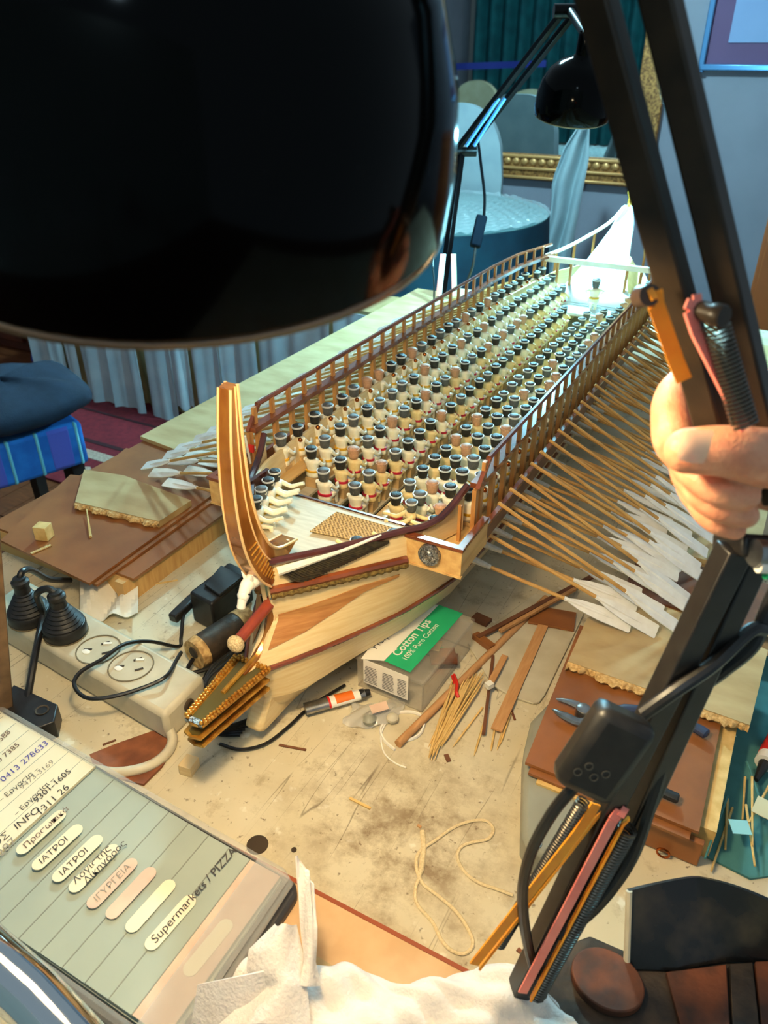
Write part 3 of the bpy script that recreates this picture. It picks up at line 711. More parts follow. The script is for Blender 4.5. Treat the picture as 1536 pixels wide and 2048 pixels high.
# ------------------------------------------------------------------ crew figurines
ORD = ['first','second','third','fourth','fifth','sixth','seventh','eighth','ninth','tenth','eleventh','twelfth','thirteenth','fourteenth','fifteenth','sixteenth','seventeenth','eighteenth','nineteenth','twentieth','twenty-first','twenty-second','twenty-third','twenty-fourth','twenty-fifth','twenty-sixth','twenty-seventh','twenty-eighth','twenty-ninth','thirtieth','thirty-first']
def body_mb(arms='row'):
    m = MB().lathe([(.0054,0),(.0070,.0012),(.0068,.004),(.0056,.0075),(.0064,.0115),(.0076,.0158),(.0074,.0182),(.0046,.0195),(.0023,.0200),(.0022,.0216)], 12, sy=.72)
    m.ball((0,.0003,.0262), .0045, 12, (.95,1,1.15))
    for s in (-1, 1):
        m.tube([(s*.003,.001,.003),(s*.0033,.008,.0034),(s*.0033,.0125,.0026),(s*.0033,.0135,-.007)], [.0028,.0027,.0024,.0016], 8)
        if arms == 'row': m.tube([(s*.0072,.0,.0172),(s*.0092,.0035,.0125),(s*.0086,.0085,.0115),(s*.0050,.0135,.0128)], [.0021,.0018,.0015,.0013], 7)
        elif arms == 'reach': m.tube(spline([(s*.006,.0,.0172),(s*.0075,.006,.0135),(s*.007,.013,.0115),(s*.007,.020,.0145),(s*.0068,.026,.0165)], 3), [.0024]*4+[.0022]*4+[.0018]*5, 8)
        else: m.tube([(s*.0062,.0,.0172),(s*.0115,.001,.0155),(s*.0085,.003,.011)], [.002,.0017,.0014], 7)
    return m
def hair_mb(): return MB().lathe([(.0030,.0200),(.0044,.0207),(.0049,.0236),(.0053,.0272),(.0055,.0296),(.0050,.0312),(.0034,.0322),(.0004,.0325)], 14, (0,-.0006,0))
BODY = {(a, c): body_mb(a).mesh('body', c, smooth=60) for a in ('row','reach','stand') for c in ('fig_white','fig_skin')}
HAIR = {c: hair_mb().mesh('hair', c, smooth=60) for c in ('hair_black','hair_grey','hair_tan')}
def ring(r, z, t, sy=1, oy=0):
    vs = []; n = 18
    for k in range(n):
        a = 2*math.pi*k/n
        for dr, dz in ((t,-t),(t,t),(-t,t),(-t,-t)): vs.append(V(((r+dr)*math.cos(a), oy+(r+dr)*math.sin(a)*sy, z+dz)))
    return MB().add(vs, [(k*4+j, k*4+(j+1) % 4, ((k+1) % n)*4+(j+1) % 4, ((k+1) % n)*4+j) for k in range(n) for j in range(4)])
BAND = {c: ring(.0054, .0298, .0007, 1, -.0006).mesh('headband', m_, smooth=40) for c, m_ in (('hair_black','band_grey'),('hair_grey','band_grey'),('hair_tan','hair_tan'))}
SASH = {c: ring(.0060, .0070, .0010, .74).mesh('sash', c) for c in ('sash_yellow','sash_red')}
STOOL = MB().box((0,.001,-.0055), (.0115,.011,.011)).mesh('stool', 'stool')
BALL = MB().ball((.0055,-.0042,.0186), .0024, 12).mesh('oar_end_ball', 'copper', smooth=60)
LAP = MB().box((0,.0095,.0062), (.015,.0045,.0016)).mesh('oar_grip', 'white_paint')
def figurine(name, label, loc, rz, parts, group, scale=1):
    r = bpy.data.objects.new(name, None); col.objects.link(r); r.location = V(loc)+V((0,0,T)); r.rotation_euler = (0,0,rz); r.scale = (scale,)*3
    r.empty_display_size = .005; tag(r, label, 'figurine', group); ORG[r] = V(loc)
    prev = None
    for me in parts:
        o = bpy.data.objects.new(me.name.split('.')[0], me); col.objects.link(o); o.parent = prev if me.name.startswith('headband') else r
        if me.name.startswith('hair'): prev = o
    return r
HN = {'hair_black':'black-haired','hair_grey':'grey-haired','hair_tan':'tan-headed'}
rnd = random.Random(3)
CN = ['outermost row by the left rail','second row from the left rail','third row from the left rail','inner row left of the gangway','inner row right of the gangway','third row from the right rail','second row from the right rail','outermost row by the right rail']
NR = 28
for ci, (cx, cz) in enumerate(COLS):
    for k in range(NR):
        y = .586 + k*DP + [0,.012,-.006,.004,.010,-.004,.010,-.010][ci] + rnd.uniform(-.002,.002)
        if ci in (2,3,4,5) and y > 1.29 and ci in (4,5): continue
        if ci in (3,) and y > 1.33: continue
        if ci in (0, 7) and y > 1.34: x = cx*.90
        else: x = cx
        hc = rnd.choices(['hair_black','hair_grey','hair_tan'], [[5,3,1.2],[6,3,1.5],[5,2.5,2.5],[5,2.5,2.5],[3,5,1],[4,3,2.5],[5,3,1.5],[5,4,1]][ci])[0]
        bc = 'fig_white' if ci in (0,1,6,7) or rnd.random() < (.55 if ci in (2,3,5) else .1) else 'fig_skin'
        sc_ = 'sash_yellow' if ci in (0,1,6,7) else ('sash_red' if ci != 4 or rnd.random() < .3 else 'sash_yellow')
        parts = [BODY[('row', bc)], HAIR[hc], BAND[hc], SASH[sc_], STOOL]
        if ci in (0, 7) and k % 7 != 0: parts.append(BALL)
        if ci in (2, 3, 5) : parts.append(LAP)
        lab = '%s rower, %s sash, %s from bow, %s' % (HN[hc], 'yellow' if sc_ == 'sash_yellow' else 'red', ORD[k], CN[ci])
        figurine('rower_figurine', lab, (X0+x+rnd.uniform(-.0012,.0012), y, cz), rnd.uniform(-.12,.12), parts, 'seated rower figurines of the galley', rnd.uniform(1.08,1.17))
# deck crew at the bow with outstretched arms
for i, (x, y, rz, hc, lab) in enumerate([
    (-.0725,.525,-1.30,'hair_black','farthest from the prow post'), (-.068,.508,-1.35,'hair_black','second by the left bow screen'),
    (-.0635,.491,-1.3,'hair_grey','third by the left bow screen'), (-.057,.474,-1.25,'hair_black','nearest the prow post'),
    (.056,.560,2.2,'hair_grey','crouching at the after edge of the bow deck'), (.083,.566,2.0,'hair_tan','behind the right bulwark, tan headed'),
    (.092,.535,1.6,'hair_black','just inside the right bulwark beside the outrigger box'), (.070,.498,1.5,'hair_grey','low beside the woven mat'), (.048,.472,1.5,'hair_black','nearest the bow behind the right bulwark')]):
    z = .1515 if i < 4 else (.135 if i < 6 else .141)
    figurine('deckhand_figurine', 'deckhand figurine reaching out both arms, %s' % lab, (X0+x, y, z), rz,
             [BODY[('reach','fig_white' if i < 4 else 'fig_skin')], HAIR[hc], BAND[hc], SASH['sash_yellow']], 'deckhand figurines on the bow deck', 1.0)
r = figurine('helmsman_figurine', 'white figurine standing on the stern deck step', (X0+.01, 1.372, .1425), .4, [BODY[('stand','fig_white')], HAIR['hair_grey'], BAND['hair_grey'], SASH['sash_yellow']], None, 1.35)
lg = MB()
for s in (-1, 1): lg.tube([(s*.0026,0,.001),(s*.0028,0,-.0085)], [.0026,.0018], 8)
o = bpy.data.objects.new('legs', lg.mesh('legs', 'fig_white')); col.objects.link(o); o.parent = r
# ------------------------------------------------------------------ oars
def oar_meshes(L, bl, sleeve):
    """oar along +X from its root at the origin"""
    sh = MB().tube([(0,0,0),(L-bl*.85,0,0)], .0019, 7).mesh('shaft', 'oar_wood')
    o = [(-.0015,0),(.0,.0016),(.012,.005),(bl*.5,.0072),(bl-.001,.0072),(bl,.0062),(bl,-.0062),(bl-.001,-.0072),(bl*.5,-.0072),(.012,-.005),(.0,-.0016)]
    bdm = MB().prism([(x+L-bl, y) for x, y in o], -.0007, .0009)
    bdm.tube([(L-bl-.004,0,.0006),(L-bl*.5,0,.0008),(L-bl*.25,0,.0006)], [.0023,.0018,.0005], 6)
    ms = [sh, bdm.mesh('blade', 'blade_white')]
    if sleeve: ms.append(MB().tube([(-.004,0,.001),(.004,0,.0006),(.020,0,0)], [.0040,.0034,.0026], 9).mesh('sleeve', 'leather_white'))
    return ms
TIER = [  # root half width, root z, tip half width right, tip z, name
    (.132, .171, .314, .048, 'upper', False), (.126, .137, .294, .048, 'middle', False), (.112, .106, .268, .046, 'lower', True)]
for s in (-1, 1):
    for t, (h0, z0, h1, z1, tn, slv) in enumerate(TIER):
        h1s = h1 + (.062 if s < 0 else 0); zz1 = z1 + (.008 if s < 0 else .0)
        L = math.hypot(h1s-h0, z0-zz1); ms = oar_meshes(L, .066, slv)
        for k in range(NP-1):
            y = PY0 + DP*(k+.5) + [.007,.003,0][t]
            if y > 1.40: continue
            rt_ = V((X0+s*(hwo(y)-HWO+h0), y, z0))
            tip = V((X0+s*h1s + s*rnd.uniform(-.008,.006), y + [.054,.050,.050][t] + rnd.uniform(-.006,.006), zz1+rnd.uniform(-.002,.003)))
            d = (tip-rt_).normalized(); side = V((0,0,1)).cross(d).normalized(); up = d.cross(side)
            tw = s*.5 + rnd.uniform(-.2,.2); side2 = side*math.cos(tw)+up*math.sin(tw); up2 = d.cross(side2)
            r = bpy.data.objects.new('oar', None); col.objects.link(r)
            M4 = Matrix((d, side2, up2)).transposed().to_4x4(); M4.translation = rt_ + V((0,0,T)); r.matrix_world = M4; r.empty_display_size = .005
            tag(r, 'white-bladed oar, %s from the bow, %s bank, %s side' % (ORD[k], tn, 'left' if s < 0 else 'right'), 'oar', '%s side oars of the galley' % ('left' if s < 0 else 'right'))
            for me in ms:
                o = bpy.data.objects.new(me.name.split('.')[0], me); col.objects.link(o); o.parent = r
# ------------------------------------------------------------------ lamps
def shade(parent, rc, n, r, col_l, watts, rad, h=1.0, drop=-.008):
    rc, n = V(rc), V(n).normalized(); k = r/.09
    outer = [(.0895,0),(.0935,.004),(.0945,.02),(.0925,.045),(.085,.07),(.070,.092),(.048,.108),(.024,.116),(.018,.122),(.018,.160),(.0165,.162),(.0165,.10)]
    inner = [(.0165,.10),(.046,.102),(.067,.088),(.082,.067),(.0895,.043),(.0915,.02),(.0905,.0)]
    sh = MB().lathe([(a*k, b*k*h) for a, b in outer], 64, rc, -n, cap=False).build('lamp_shade', 'black_gloss', parent, smooth=40)
    MB().lathe([(a*k, b*k*h) for a, b in inner], 64, rc, -n, cap=False).build('shade_lining', 'white_inside', sh, smooth=40)
    MB().lathe([(.0890*k,-.0001),(.0912*k,-.0004),(.0930*k,.0006),(.0932*k,.0022)], 64, rc, -n, cap=False).build('shade_rim', 'steel_warm', sh)
    bulb = MB().lathe([(.0005,.034),(.014,.036),(.022,.046),(.025,.058),(.02,.074),(.013,.086),(.0125,.10)], 20, rc, -n, cap=False)
    for i in range(len(bulb.v)): bulb.v[i] = rc + (bulb.v[i]-rc)*k
    bulb.build('bulb', 'bulb_warm' if col_l is WARM else 'bulb_cool', parent)
    l = bpy.data.lights.new('bulb_light', 'POINT'); l.color = col_l; l.energy = watts; l.shadow_soft_size = rad
    lo = bpy.data.objects.new('bulb_light', l); col.objects.link(lo); lo.parent = parent; lo.location = rc + n*drop - ORG[parent]
    return sh
mat('switch_navy', (5,9,16), None, rough=.8, ior=1.12)
mat('steel_warm', (120,100,80), None, rough=.3, metal=.7)
mat('bulb_warm', (255,240,210), None, rough=.4, emit=WARM, es=3); mat('bulb_cool', (240,250,255), None, rough=.4, emit=COOL, es=3)
NRM = V((-.1568,.1793,-.9712)); RC = V((-.2008,.2223,.4812))
base = az(1075,2075,0)
dl = thing('desk_lamp', 'big black desk lamp whose shade and sprung arms fill the foreground', 'lamp', (base.x, base.y, 0))
shade(dl, RC, NRM, .09, WARM, WARM_W, .022)
UPV = (-_FW - _R*1.0)
A0, A1 = ad(1150,-160,.243), ad(1475,1040,.312); B0, B1 = ad(1283,-160,.238), ad(1560,1000,.308)
MB().bar(A0, A1, .0108, .0108, UPV).build('upper_arm', 'black_satin', dl, bevel=.0012)
MB().bar(B0, B1, .0108, .0108, UPV).build('upper_arm', 'black_satin', dl, bevel=.0012)
apex = RC - NRM*.15
MB().tube([A0, (A0+B0)/2+V((0,0,.01)), B0], .007, 10).build('head_joint', 'black_paint', dl)
MB().tube(spline([apex, apex-NRM*.03, (A0+apex)/2+V((0,.06,.0)), A0], 5), .006, 10).build('head_bracket', 'black_paint', dl)
L0, L1 = ad(1470,1095,.330), ad(1008,2040,.484)
off = ad(1502,1105,.338) - ad(1462,1090,.330)
MB().bar(L0, L1, .0118, .0118, UPV*.4-_R*.2+_UP*.5).build('lower_arm', 'black_paint', dl, bevel=.001)
MB().bar(L0+off, ad(1266,1650,.412), .0108, .0108, UPV*.4-_R*.2+_UP*.5).build('lower_arm', 'black_paint', dl, bevel=.001)
jt = MB().bar(ad(1452,1088,.334), ad(1600,1096,.337), .026, .010, _UP).build('elbow_plate', 'black_paint', dl, bevel=.002)
MB().tube([ad(1508,1106,.318), ad(1600,1112,.322)], .0058, 16).build('elbow_sleeve', 'steel', jt)
MB().tube([ad(1516,1132,.317), ad(1600,1140,.32)], .003, 10).build('elbow_band', 'white_paint', jt)
MB().tube([ad(1530,1150,.318), ad(1600,1156,.32)], .0018, 10).build('elbow_ring', 'green_label', jt)
MB().lathe([(.004,.0106),(.018,.0106),(.020,.012),(.020,.018),(.012,.022)], 32, (L1.x, L1.y-.004, 0)).build('base', 'black_paint', dl)
def coil(p0, p1, r, turns, wire, n=10):
    p0, p1 = V(p0), V(p1); d = (p1-p0).normalized(); a = d.orthogonal().normalized(); b = d.cross(a); pts = []
    for i in range(int(turns*n)+1):
        t = 2*math.pi*i/n; pts.append(p0.lerp(p1, i/(turns*n)) + (a*math.cos(t)+b*math.sin(t))*r)
    return MB().tube(pts, wire, 5)
coil(ad(1168,1602,.395), ad(998,1888,.440), .0034, 62, .00062).build('tension_spring', 'steel_spring', dl)
coil(ad(1257,1655,.398), ad(1072,1990,.452), .0046, 66, .00078).build('tension_spring', 'steel_spring', dl)
coil(ad(1432,650,.262), ad(1490,850,.268), .0042, 24, .00062).build('tension_spring', 'steel_spring', dl)
def bandstrip(pts, wd, m, nrm, th=.0012):
    mb = MB(); p = [V(q) for q in pts]
    for a, b in zip(p, p[1:]): mb.bar(a, b, wd, th, nrm)
    return mb.build('tension_band', m, dl)
bandstrip([ad(1192,1608,.393), ad(1155,1665,.398), ad(948,1928,.436)], .0056, 'band_orange', -_FW+_R*.3)
bandstrip([ad(1205,1618,.397), ad(960,1935,.440)], .0045, 'band_orange', -_FW*.3+_R)
bandstrip([ad(1252,1628,.392), ad(1240,1620,.392), ad(1226,1640,.393), ad(1045,1985,.443)], .0054, 'band_pink', -_FW+_R*.2)
bandstrip([ad(1258,1636,.394), ad(1245,1650,.395), ad(1062,1998,.447)], .0042, 'band_orange', -_FW*.3+_R)
bandstrip([ad(1403,600,.262), ad(1386,602,.262), ad(1378,622,.262), ad(1392,665,.264), ad(1490,858,.270)], .0042, 'band_pink', -_FW+_R*.3)
bandstrip([ad(1296,588,.268), ad(1308,582,.268), ad(1312,610,.270), ad(1352,722,.280), ad(1368,760,.283)], .0056, 'band_orange', -_FW-_R*.3)
MB().tube([ad(1280,594,.276), ad(1300,590,.268)], .0038, 16).build('peg', 'knob_brown', dl)
MB().tube([ad(1398,620,.264), ad(1432,630,.257)], .0034, 16).build('peg', 'black_satin', dl)
MB().lathe([(.0036,0),(.004,.001),(.004,.004),(.0036,.005)], 16, ad(1424,628,.259), (ad(1450,634,.255)-ad(1424,628,.259))).build('peg', 'black_satin', dl)
# cables and in-line switch box on the lower arm
MB().tube(spline([ad(1610,1230,.37), ad(1536,1258,.36), ad(1500,1262,.355), ad(1425,1330,.352), ad(1345,1385,.352), ad(1285,1428,.356)], 8), .0034, 10).build('cable', 'cable', dl)
MB().tube(spline([ad(1600,1080,.36), ad(1534,1220,.36), ad(1505,1290,.362), ad(1440,1345,.37), ad(1370,1400,.378), ad(1335,1500,.388), ad(1300,1610,.398), ad(1262,1715,.408), ad(1195,1808,.42), ad(1120,1870,.43)], 8), .0036, 10).build('cable', 'cable', dl)
MB().tube(spline([ad(1150,1572,.372), ad(1105,1625,.378), ad(1062,1705,.392), ad(1045,1790,.41), ad(1056,1890,.435), ad(1085,1990,.46)], 8), .0030, 10).build('cable', 'cable', dl)
bc_, bu, bl = ad(1206,1502,.362), (ad(1262,1420,.356)-ad(1150,1584,.370)).normalized(), (ad(1290,1510,.362)-ad(1120,1482,.362)).normalized()
bl = (bl - bu*bl.dot(bu)).normalized(); bn = bl.cross(bu)
sw = MB().box(bc_, (.030, .0455, .017), Matrix((bl, bu, bn)).transposed()).build('inline_switch', 'black_plastic', dl, bevel=.005)
for a, b, rr_ in ((-.006,-.006,.0021),(-.001,-.010,.0021),(.003,-.006,.0021),(-.009,-.011,.0021)):
    c = bc_ + bl*a + bu*b + bn*.0086; MB().lathe([(rr_*.72,0),(rr_*.72,.0003),(rr_,.0003),(rr_,0)], 18, c, bn, cap=False).build('approval_mark', 'print_dim', sw)
# ------------------------------------------------------------------ unseen ceiling lamp, added for room light and a glint on the glossy shade
cl_ = V((.62, -1.376, 2.08))
mat('lamp_glow', (240,250,255), None, emit=(.62,.86,1.0), es=70)
cl = thing('added_ceiling_lamp', 'small ceiling lamp added out of view, mirrored in the big black lamp shade', 'lamp', cl_)
MB().ball(cl_, .07, 20, (1,1,.6)).build('globe', 'lamp_glow', cl); MB().lathe([(.05,.04),(.05,.08)], 20, cl_).build('mount', 'white_paint', cl)
# pendant added out of the frame, above the round table, to brighten the background
pd = thing('added_pendant', 'unseen pendant lamp added above the round table to brighten the background', 'lamp', (-1.15, 2.35, 1.45))
MB().lathe([(.02,.13),(.09,.10),(.16,.04),(.17,.0),(.165,.0),(.15,.04),(.085,.095),(.02,.12)], 32, (-1.15,2.35,1.45), cap=False).build('lamp_shade', 'white_inside', pd)
MB().ball((-1.15,2.35,1.52), .04, 16).build('bulb', 'lamp_glow', pd); MB().tube([(-1.15,2.35,1.58),(-1.15,2.35,2.1)], .004).build('flex', 'white_paint', pd)
l = bpy.data.lights.new('bulb_light', 'POINT'); l.color = FILL; l.energy = FILL_W; l.shadow_soft_size = .08  # fill for the background, carried by the added pendant
lo = bpy.data.objects.new('bulb_light', l); col.objects.link(lo); lo.parent = pd; lo.location = (0,0,-.03)
# ------------------------------------------------------------------ far lamp
fb = az(882,600,0)
f2 = thing('desk_lamp', 'smaller black desk lamp with cool light standing over the stern', 'lamp', (fb.x, fb.y, 0))
RC2 = ad(1143,232,1.38); N2 = V((-.14,.20,-.97)).normalized()
shade(f2, RC2, N2, .065, COOL, COOL_W, .025, 1.12, .016)
J1 = ad(922,302,1.74); J0 = ad(880,598,1.76); J2 = ad(1140,22,1.42)
sd = (_R*.012)
for s in (-1, 1): MB().bar(J1+sd*s, J2+sd*s, .011, .011, UPV).build('upper_arm', 'black_deep', f2, bevel=.001)
MB().bar(J1, V((J0.x, J0.y, .01)), .015, .015, UPV).build('lower_arm', 'black_deep', f2, bevel=.001)
MB().tube([J1-_R*.03, J1+_R*.035], .012, 14).build('elbow_knob', 'black_deep', f2)
a2 = RC2 - N2*.126
MB().tube([a2, J2], .008, 12).build('head_bracket', 'black_deep', f2)
MB().tube([J2-_R*.03, J2+_R*.03], .012, 12).build('head_joint', 'black_deep', f2)
MB().tube(spline([ad(955,272,1.68), ad(962,330,1.66), ad(969,390,1.66), ad(968,432,1.66)], 6), .0032, 8).build('cable', 'black_deep', f2)
MB().bar(ad(964,432,1.66), ad(950,494,1.66),   .024, .019, -_FW).build('inline_switch', 'switch_navy', f2, bevel=.004)
MB().tube(spline([ad(951,494,1.66), ad(946,530,1.67), ad(934,570,1.7), ad(930,640,1.72)], 6), .0032, 8).build('cable', 'cable', f2)
MB().tube(spline([ad(872,470,1.74), ad(866,520,1.74), ad(868,560,1.74), ad(868,600,1.75)], 6), .002, 8).build('cable', 'cable', f2)
mat('band_white', (236,226,214), None, rough=.5)
for a, m_ in ((884,'band_pink'),(889,'band_white'),(905,'band_pink'),(909,'cream_fabric')):
    MB().bar(ad(a,508,1.70), ad(a-9 if a < 900 else a+2,592,1.71), .007, .003, -_FW).build('tension_band', m_, f2)
for s in (-1, 1): MB().bar(ad(940+s*8,292,1.66), ad(1004+s*6,196,1.6), .005, .005, UPV).build('tension_spring', 'frame_blue', f2)
MB().lathe([(.035,0),(.035,.012),(.014,.02),(.012,.03)], 28, (fb.x, fb.y, 0)).build('base', 'black_paint', f2)
# ------------------------------------------------------------------ the hand on the lamp arm
def chain(mb, pts, rs, n=14):
    P = spline([ad(*p) for p in pts], 5); R_ = []
    for i in range(len(P)):
        t = i/5; k = min(int(t), len(rs)-2); R_.append(rs[k] + (rs[k+1]-rs[k])*(t-k))
    mb.tube(P, R_, n); mb.ball(P[0], R_[0], n); mb.ball(P[-1], R_[-1], n)
hm = MB()
chain(hm, [(1374,902,.283),(1440,902,.280),(1500,910,.282),(1570,922,.292),(1680,945,.320)], [.0086,.0096,.0106,.0118,.016])          # thumb
chain(hm, [(1385,752,.330),(1350,790,.322),(1345,840,.314),(1368,900,.314),(1480,950,.335)], [.0074,.0080,.0086,.0096,.012])            # index
chain(hm, [(1492,992,.293),(1440,980,.293),(1392,945,.300),(1380,905,.314),(1440,900,.335)], [.0056,.0064,.0070,.009,.012])             # middle
chain(hm, [(1490,1030,.300),(1438,1013,.300),(1396,978,.306),(1384,930,.320),(1450,920,.34)], [.0055,.0062,.0066,.009,.012])            # ring
chain(hm, [(1470,1058,.309),(1430,1042,.309),(1402,1008,.314),(1392,960,.326),(1480,950,.345)], [.0046,.0052,.0056,.008,.012])          # little
chain(hm, [(1420,900,.340),(1500,930,.345),(1600,940,.350),(1760,960,.375)], [.012,.018,.022,.026])                                      # palm and wrist
chain(hm, [(1560,800,.350),(1610,880,.350)], [.016,.022])
me = hm.mesh('hand', 'skin'); ho = bpy.data.objects.new('tmp', me); col.objects.link(ho)
rm = ho.modifiers.new('r', 'REMESH'); rm.mode = 'VOXEL'; rm.voxel_size = .0009
sm_ = ho.modifiers.new('s', 'SMOOTH'); sm_.factor = .5; sm_.iterations = 6
dg = bpy.context.evaluated_depsgraph_get(); hme = bpy.data.meshes.new_from_object(ho.evaluated_get(dg)); bpy.data.objects.remove(ho)
hme.shade_smooth(); hme.materials.clear(); hme.materials.append(MATS['skin'])
hr = thing('person', 'bare hand gripping the black lamp arm, thumb across the front', 'person', ad(1500,1000,.33))
hobj = bpy.data.objects.new('hand', hme); col.objects.link(hobj); hobj.parent = hr
for v in hme.vertices: v.co -= ORG[hr]
ORG[hobj] = ORG[hr]
def nailfn(cx, cy, dep, w_, h_, ang, rad):
    c = ad(cx, cy, dep); xa = (_R*math.cos(ang) - _UP*math.sin(ang)); ya = (_UP*math.cos(ang) + _R*math.sin(ang))
    def fn(u, v):
        x = (u-.5)*w_; y = (v-.5)*h_*(1-.25*max(0, -(u-.5)*2)**2); return c + xa*x + ya*y + _FW*(rad - math.sqrt(max(1e-9, rad*rad-y*y)) + .0012*max(0,(.5-u)*2)**3)
    return MB().grid(fn, 10, 10, .0008)
nailfn(1395, 892, .2722, .0125, .0120, .03, .0092).build('thumbnail', 'nail', hobj)
# ------------------------------------------------------------------ boards either side of the ship
def slabz(name, m, pts, z0, z1, parent=None, **k): return MB().slab([V((p[0],p[1],z0)) for p in pts], z1-z0).build(name, m, parent, **k)
lb = thing('low_box', 'long low wooden box under the left oars', 'box', (-.69, 1.1, 0))
MB().box((-.578, 1.07, .0150), (.012, 1.22, .030)).build('side_board', 'box_side', lb); MB().box((-.780, 1.08, .0150), (.012, 1.18, .030)).build('side_board', 'box_side', lb)
MB().box((-.69, .475, .0150), (.212, .012, .030)).build('end_board', 'box_side', lb)
slabz('lid', 'hardboard', [(-.80,.47),(-.565,.47),(-.565,1.66),(-.80,1.66)], .0302, .0335, lb)
hs = thing('hardboard_sheet', 'two brown hardboard sheets overhanging the left low box', 'board', (-.68, .53, .034))
slabz('lower_sheet', 'hardboard', [(-.742,.452),(-.588,.440),(-.594,.70),(-.80,.70)], .0337, .0368, hs)
slabz('upper_sheet', 'hardboard', [(-.748,.447),(-.593,.435),(-.600,.665),(-.802,.60)], .0372, .0402, hs)
def torn_board(name, label, pts, torn, z0, z1, seed):
    """laminate board whose listed edge is ragged: pts are corners, torn = (i, j) index of the ragged edge"""
    r = random.Random(seed); t = thing(name, label, 'board', (sum(p[0] for p in pts)/len(pts), sum(p[1] for p in pts)/len(pts), z0))
    slabz('board', 'laminate', pts, z0, z1, t)
    a, b = V(pts[torn[0]]).to_3d(), V(pts[torn[1]]).to_3d(); n = 60; d = (b-a).normalized(); o = V((d.y,-d.x,0)); c = sum((V(p).to_3d() for p in pts), V())/len(pts)
    if o.dot(a-c) < 0: o = -o
    vs = []; 
    for i in range(n+1):
        p = a.lerp(b, i/n); e = .005 + .004*math.sin(i*.37+seed) * math.sin(i*.13) + r.uniform(-.002,.0035)
        for k, (w_, z) in enumerate(((-.001,z1-.0003),(e*.6,(z1*.8+z0*.2)+r.uniform(-.001,.0005)),(e,(z0+z1)/2+r.uniform(-.001,.001)),(e*.5,z0),(-.001,z0))):
            vs.append(V((p.x+o.x*w_, p.y+o.y*w_, z)))
    MB().add(vs, [(i*5+k, (i+1)*5+k, (i+1)*5+k+1, i*5+k+1) for i in range(n) for k in range(4)]).build('torn_edge', 'torn', t, smooth=20)
    return t
def PX(l, z): return [tuple(az(x, y, z)[:2]) for x, y in l]
torn_board('laminate_offcut', 'olive laminate offcut with a torn pale edge on the left hardboard', PX([(150,1003),(168,938),(248,950),(382,1000),(318,1042)], .049), (0,4), .0405, .0485, 1)
tag(slabz('laminate_board', 'laminate', [(-.806,.735),(-.56,.705),(-.56,1.66),(-.806,1.66)], .0337, .0395), 'long olive laminate board under the blades of the left oars', 'board')
p = az(90,1075,.041); tag(MB().box((p.x, p.y, .0405+.009), (.016,.014,.0175), Matrix.Rotation(.3,3,'Z')).build('wooden_cube', 'toothpick', bevel=.0005), 'small pale wooden cube on the left hardboard sheet', 'wood block')
tag(MB().tube([az(173,1018,.047), az(181,1074,.0415)], [.0006,.0018], 6).build('wood_sliver', 'toothpick'), 'pointed wood sliver lying on the left hardboard sheet', 'wood sliver')
tag(MB().bar(az(62,1107,.0412), az(102,1090,.0412), .004, .001).build('wood_shaving', 'torn'), 'pale shaving beside the wooden cube', 'wood shaving')
# right side drawer box, boards
rb = thing('drawer_box', 'low wooden drawer box under the right oars and pliers', 'box', (-.03, .9, 0))
MB().box((-.028, 1.03, .0150), (.115, 1.19, .030)).build('body', 'box_side', rb)
MB().box((.036, .51, .0152), (.014, .14, .031)).build('side_board', 'toothpick', rb)
dr = MB().box((.004, .431, .0135), (.066, .006, .025)).build('drawer_front', 'hardboard', rb, bevel=.001)
kx = MB()
c = V((.012,.4265,.008)); kx.tube([c + V((.0045*math.cos(t),-.002,.0045*math.sin(t)-.003)) for t in [2*math.pi*i/20 for i in range(21)]], .0009, 6); kx.build('pull_ring', 'copper', dr)
hr2 = thing('hardboard_sheet', 'brown hardboard sheets under the pliers', 'board', (-.04, .5, .031))
slabz('lower_sheet', 'hardboard', [(-.098,.424),(.026,.422),(.03,.60),(-.108,.60)], .0310, .0335, hr2)
slabz('upper_sheet', 'hardboard', [(-.103,.430),(.031,.429),(.029,.62),(-.113,.62)], .0340, .0370, hr2)
MB().box((-.055,.424,.0295), (.07,.008,.0022)).build('packing_strip', 'toothpick', hr2)
torn_board('laminate_offcut', 'olive laminate offcut with a torn pale edge under the right oar blades', PX([(1136,1322),(1175,1235),(1300,1200),(1536,1300),(1500,1450)], .045), (0,4), .0373, .0450, 2)
tag(slabz('laminate_board', 'laminate', [(-.09,.80),(.03,.80),(.03,1.62),(-.09,1.62)], .0303, .0365), 'long olive laminate board under the blades of the right oars', 'board')
tag(slabz('hardboard_strip', 'strip_brown', [(-.09,.70),(.10,.70),(.10,.79),(-.09,.79)], .0303, .033), 'dark brown board strip between two laminate boards at the right', 'board')
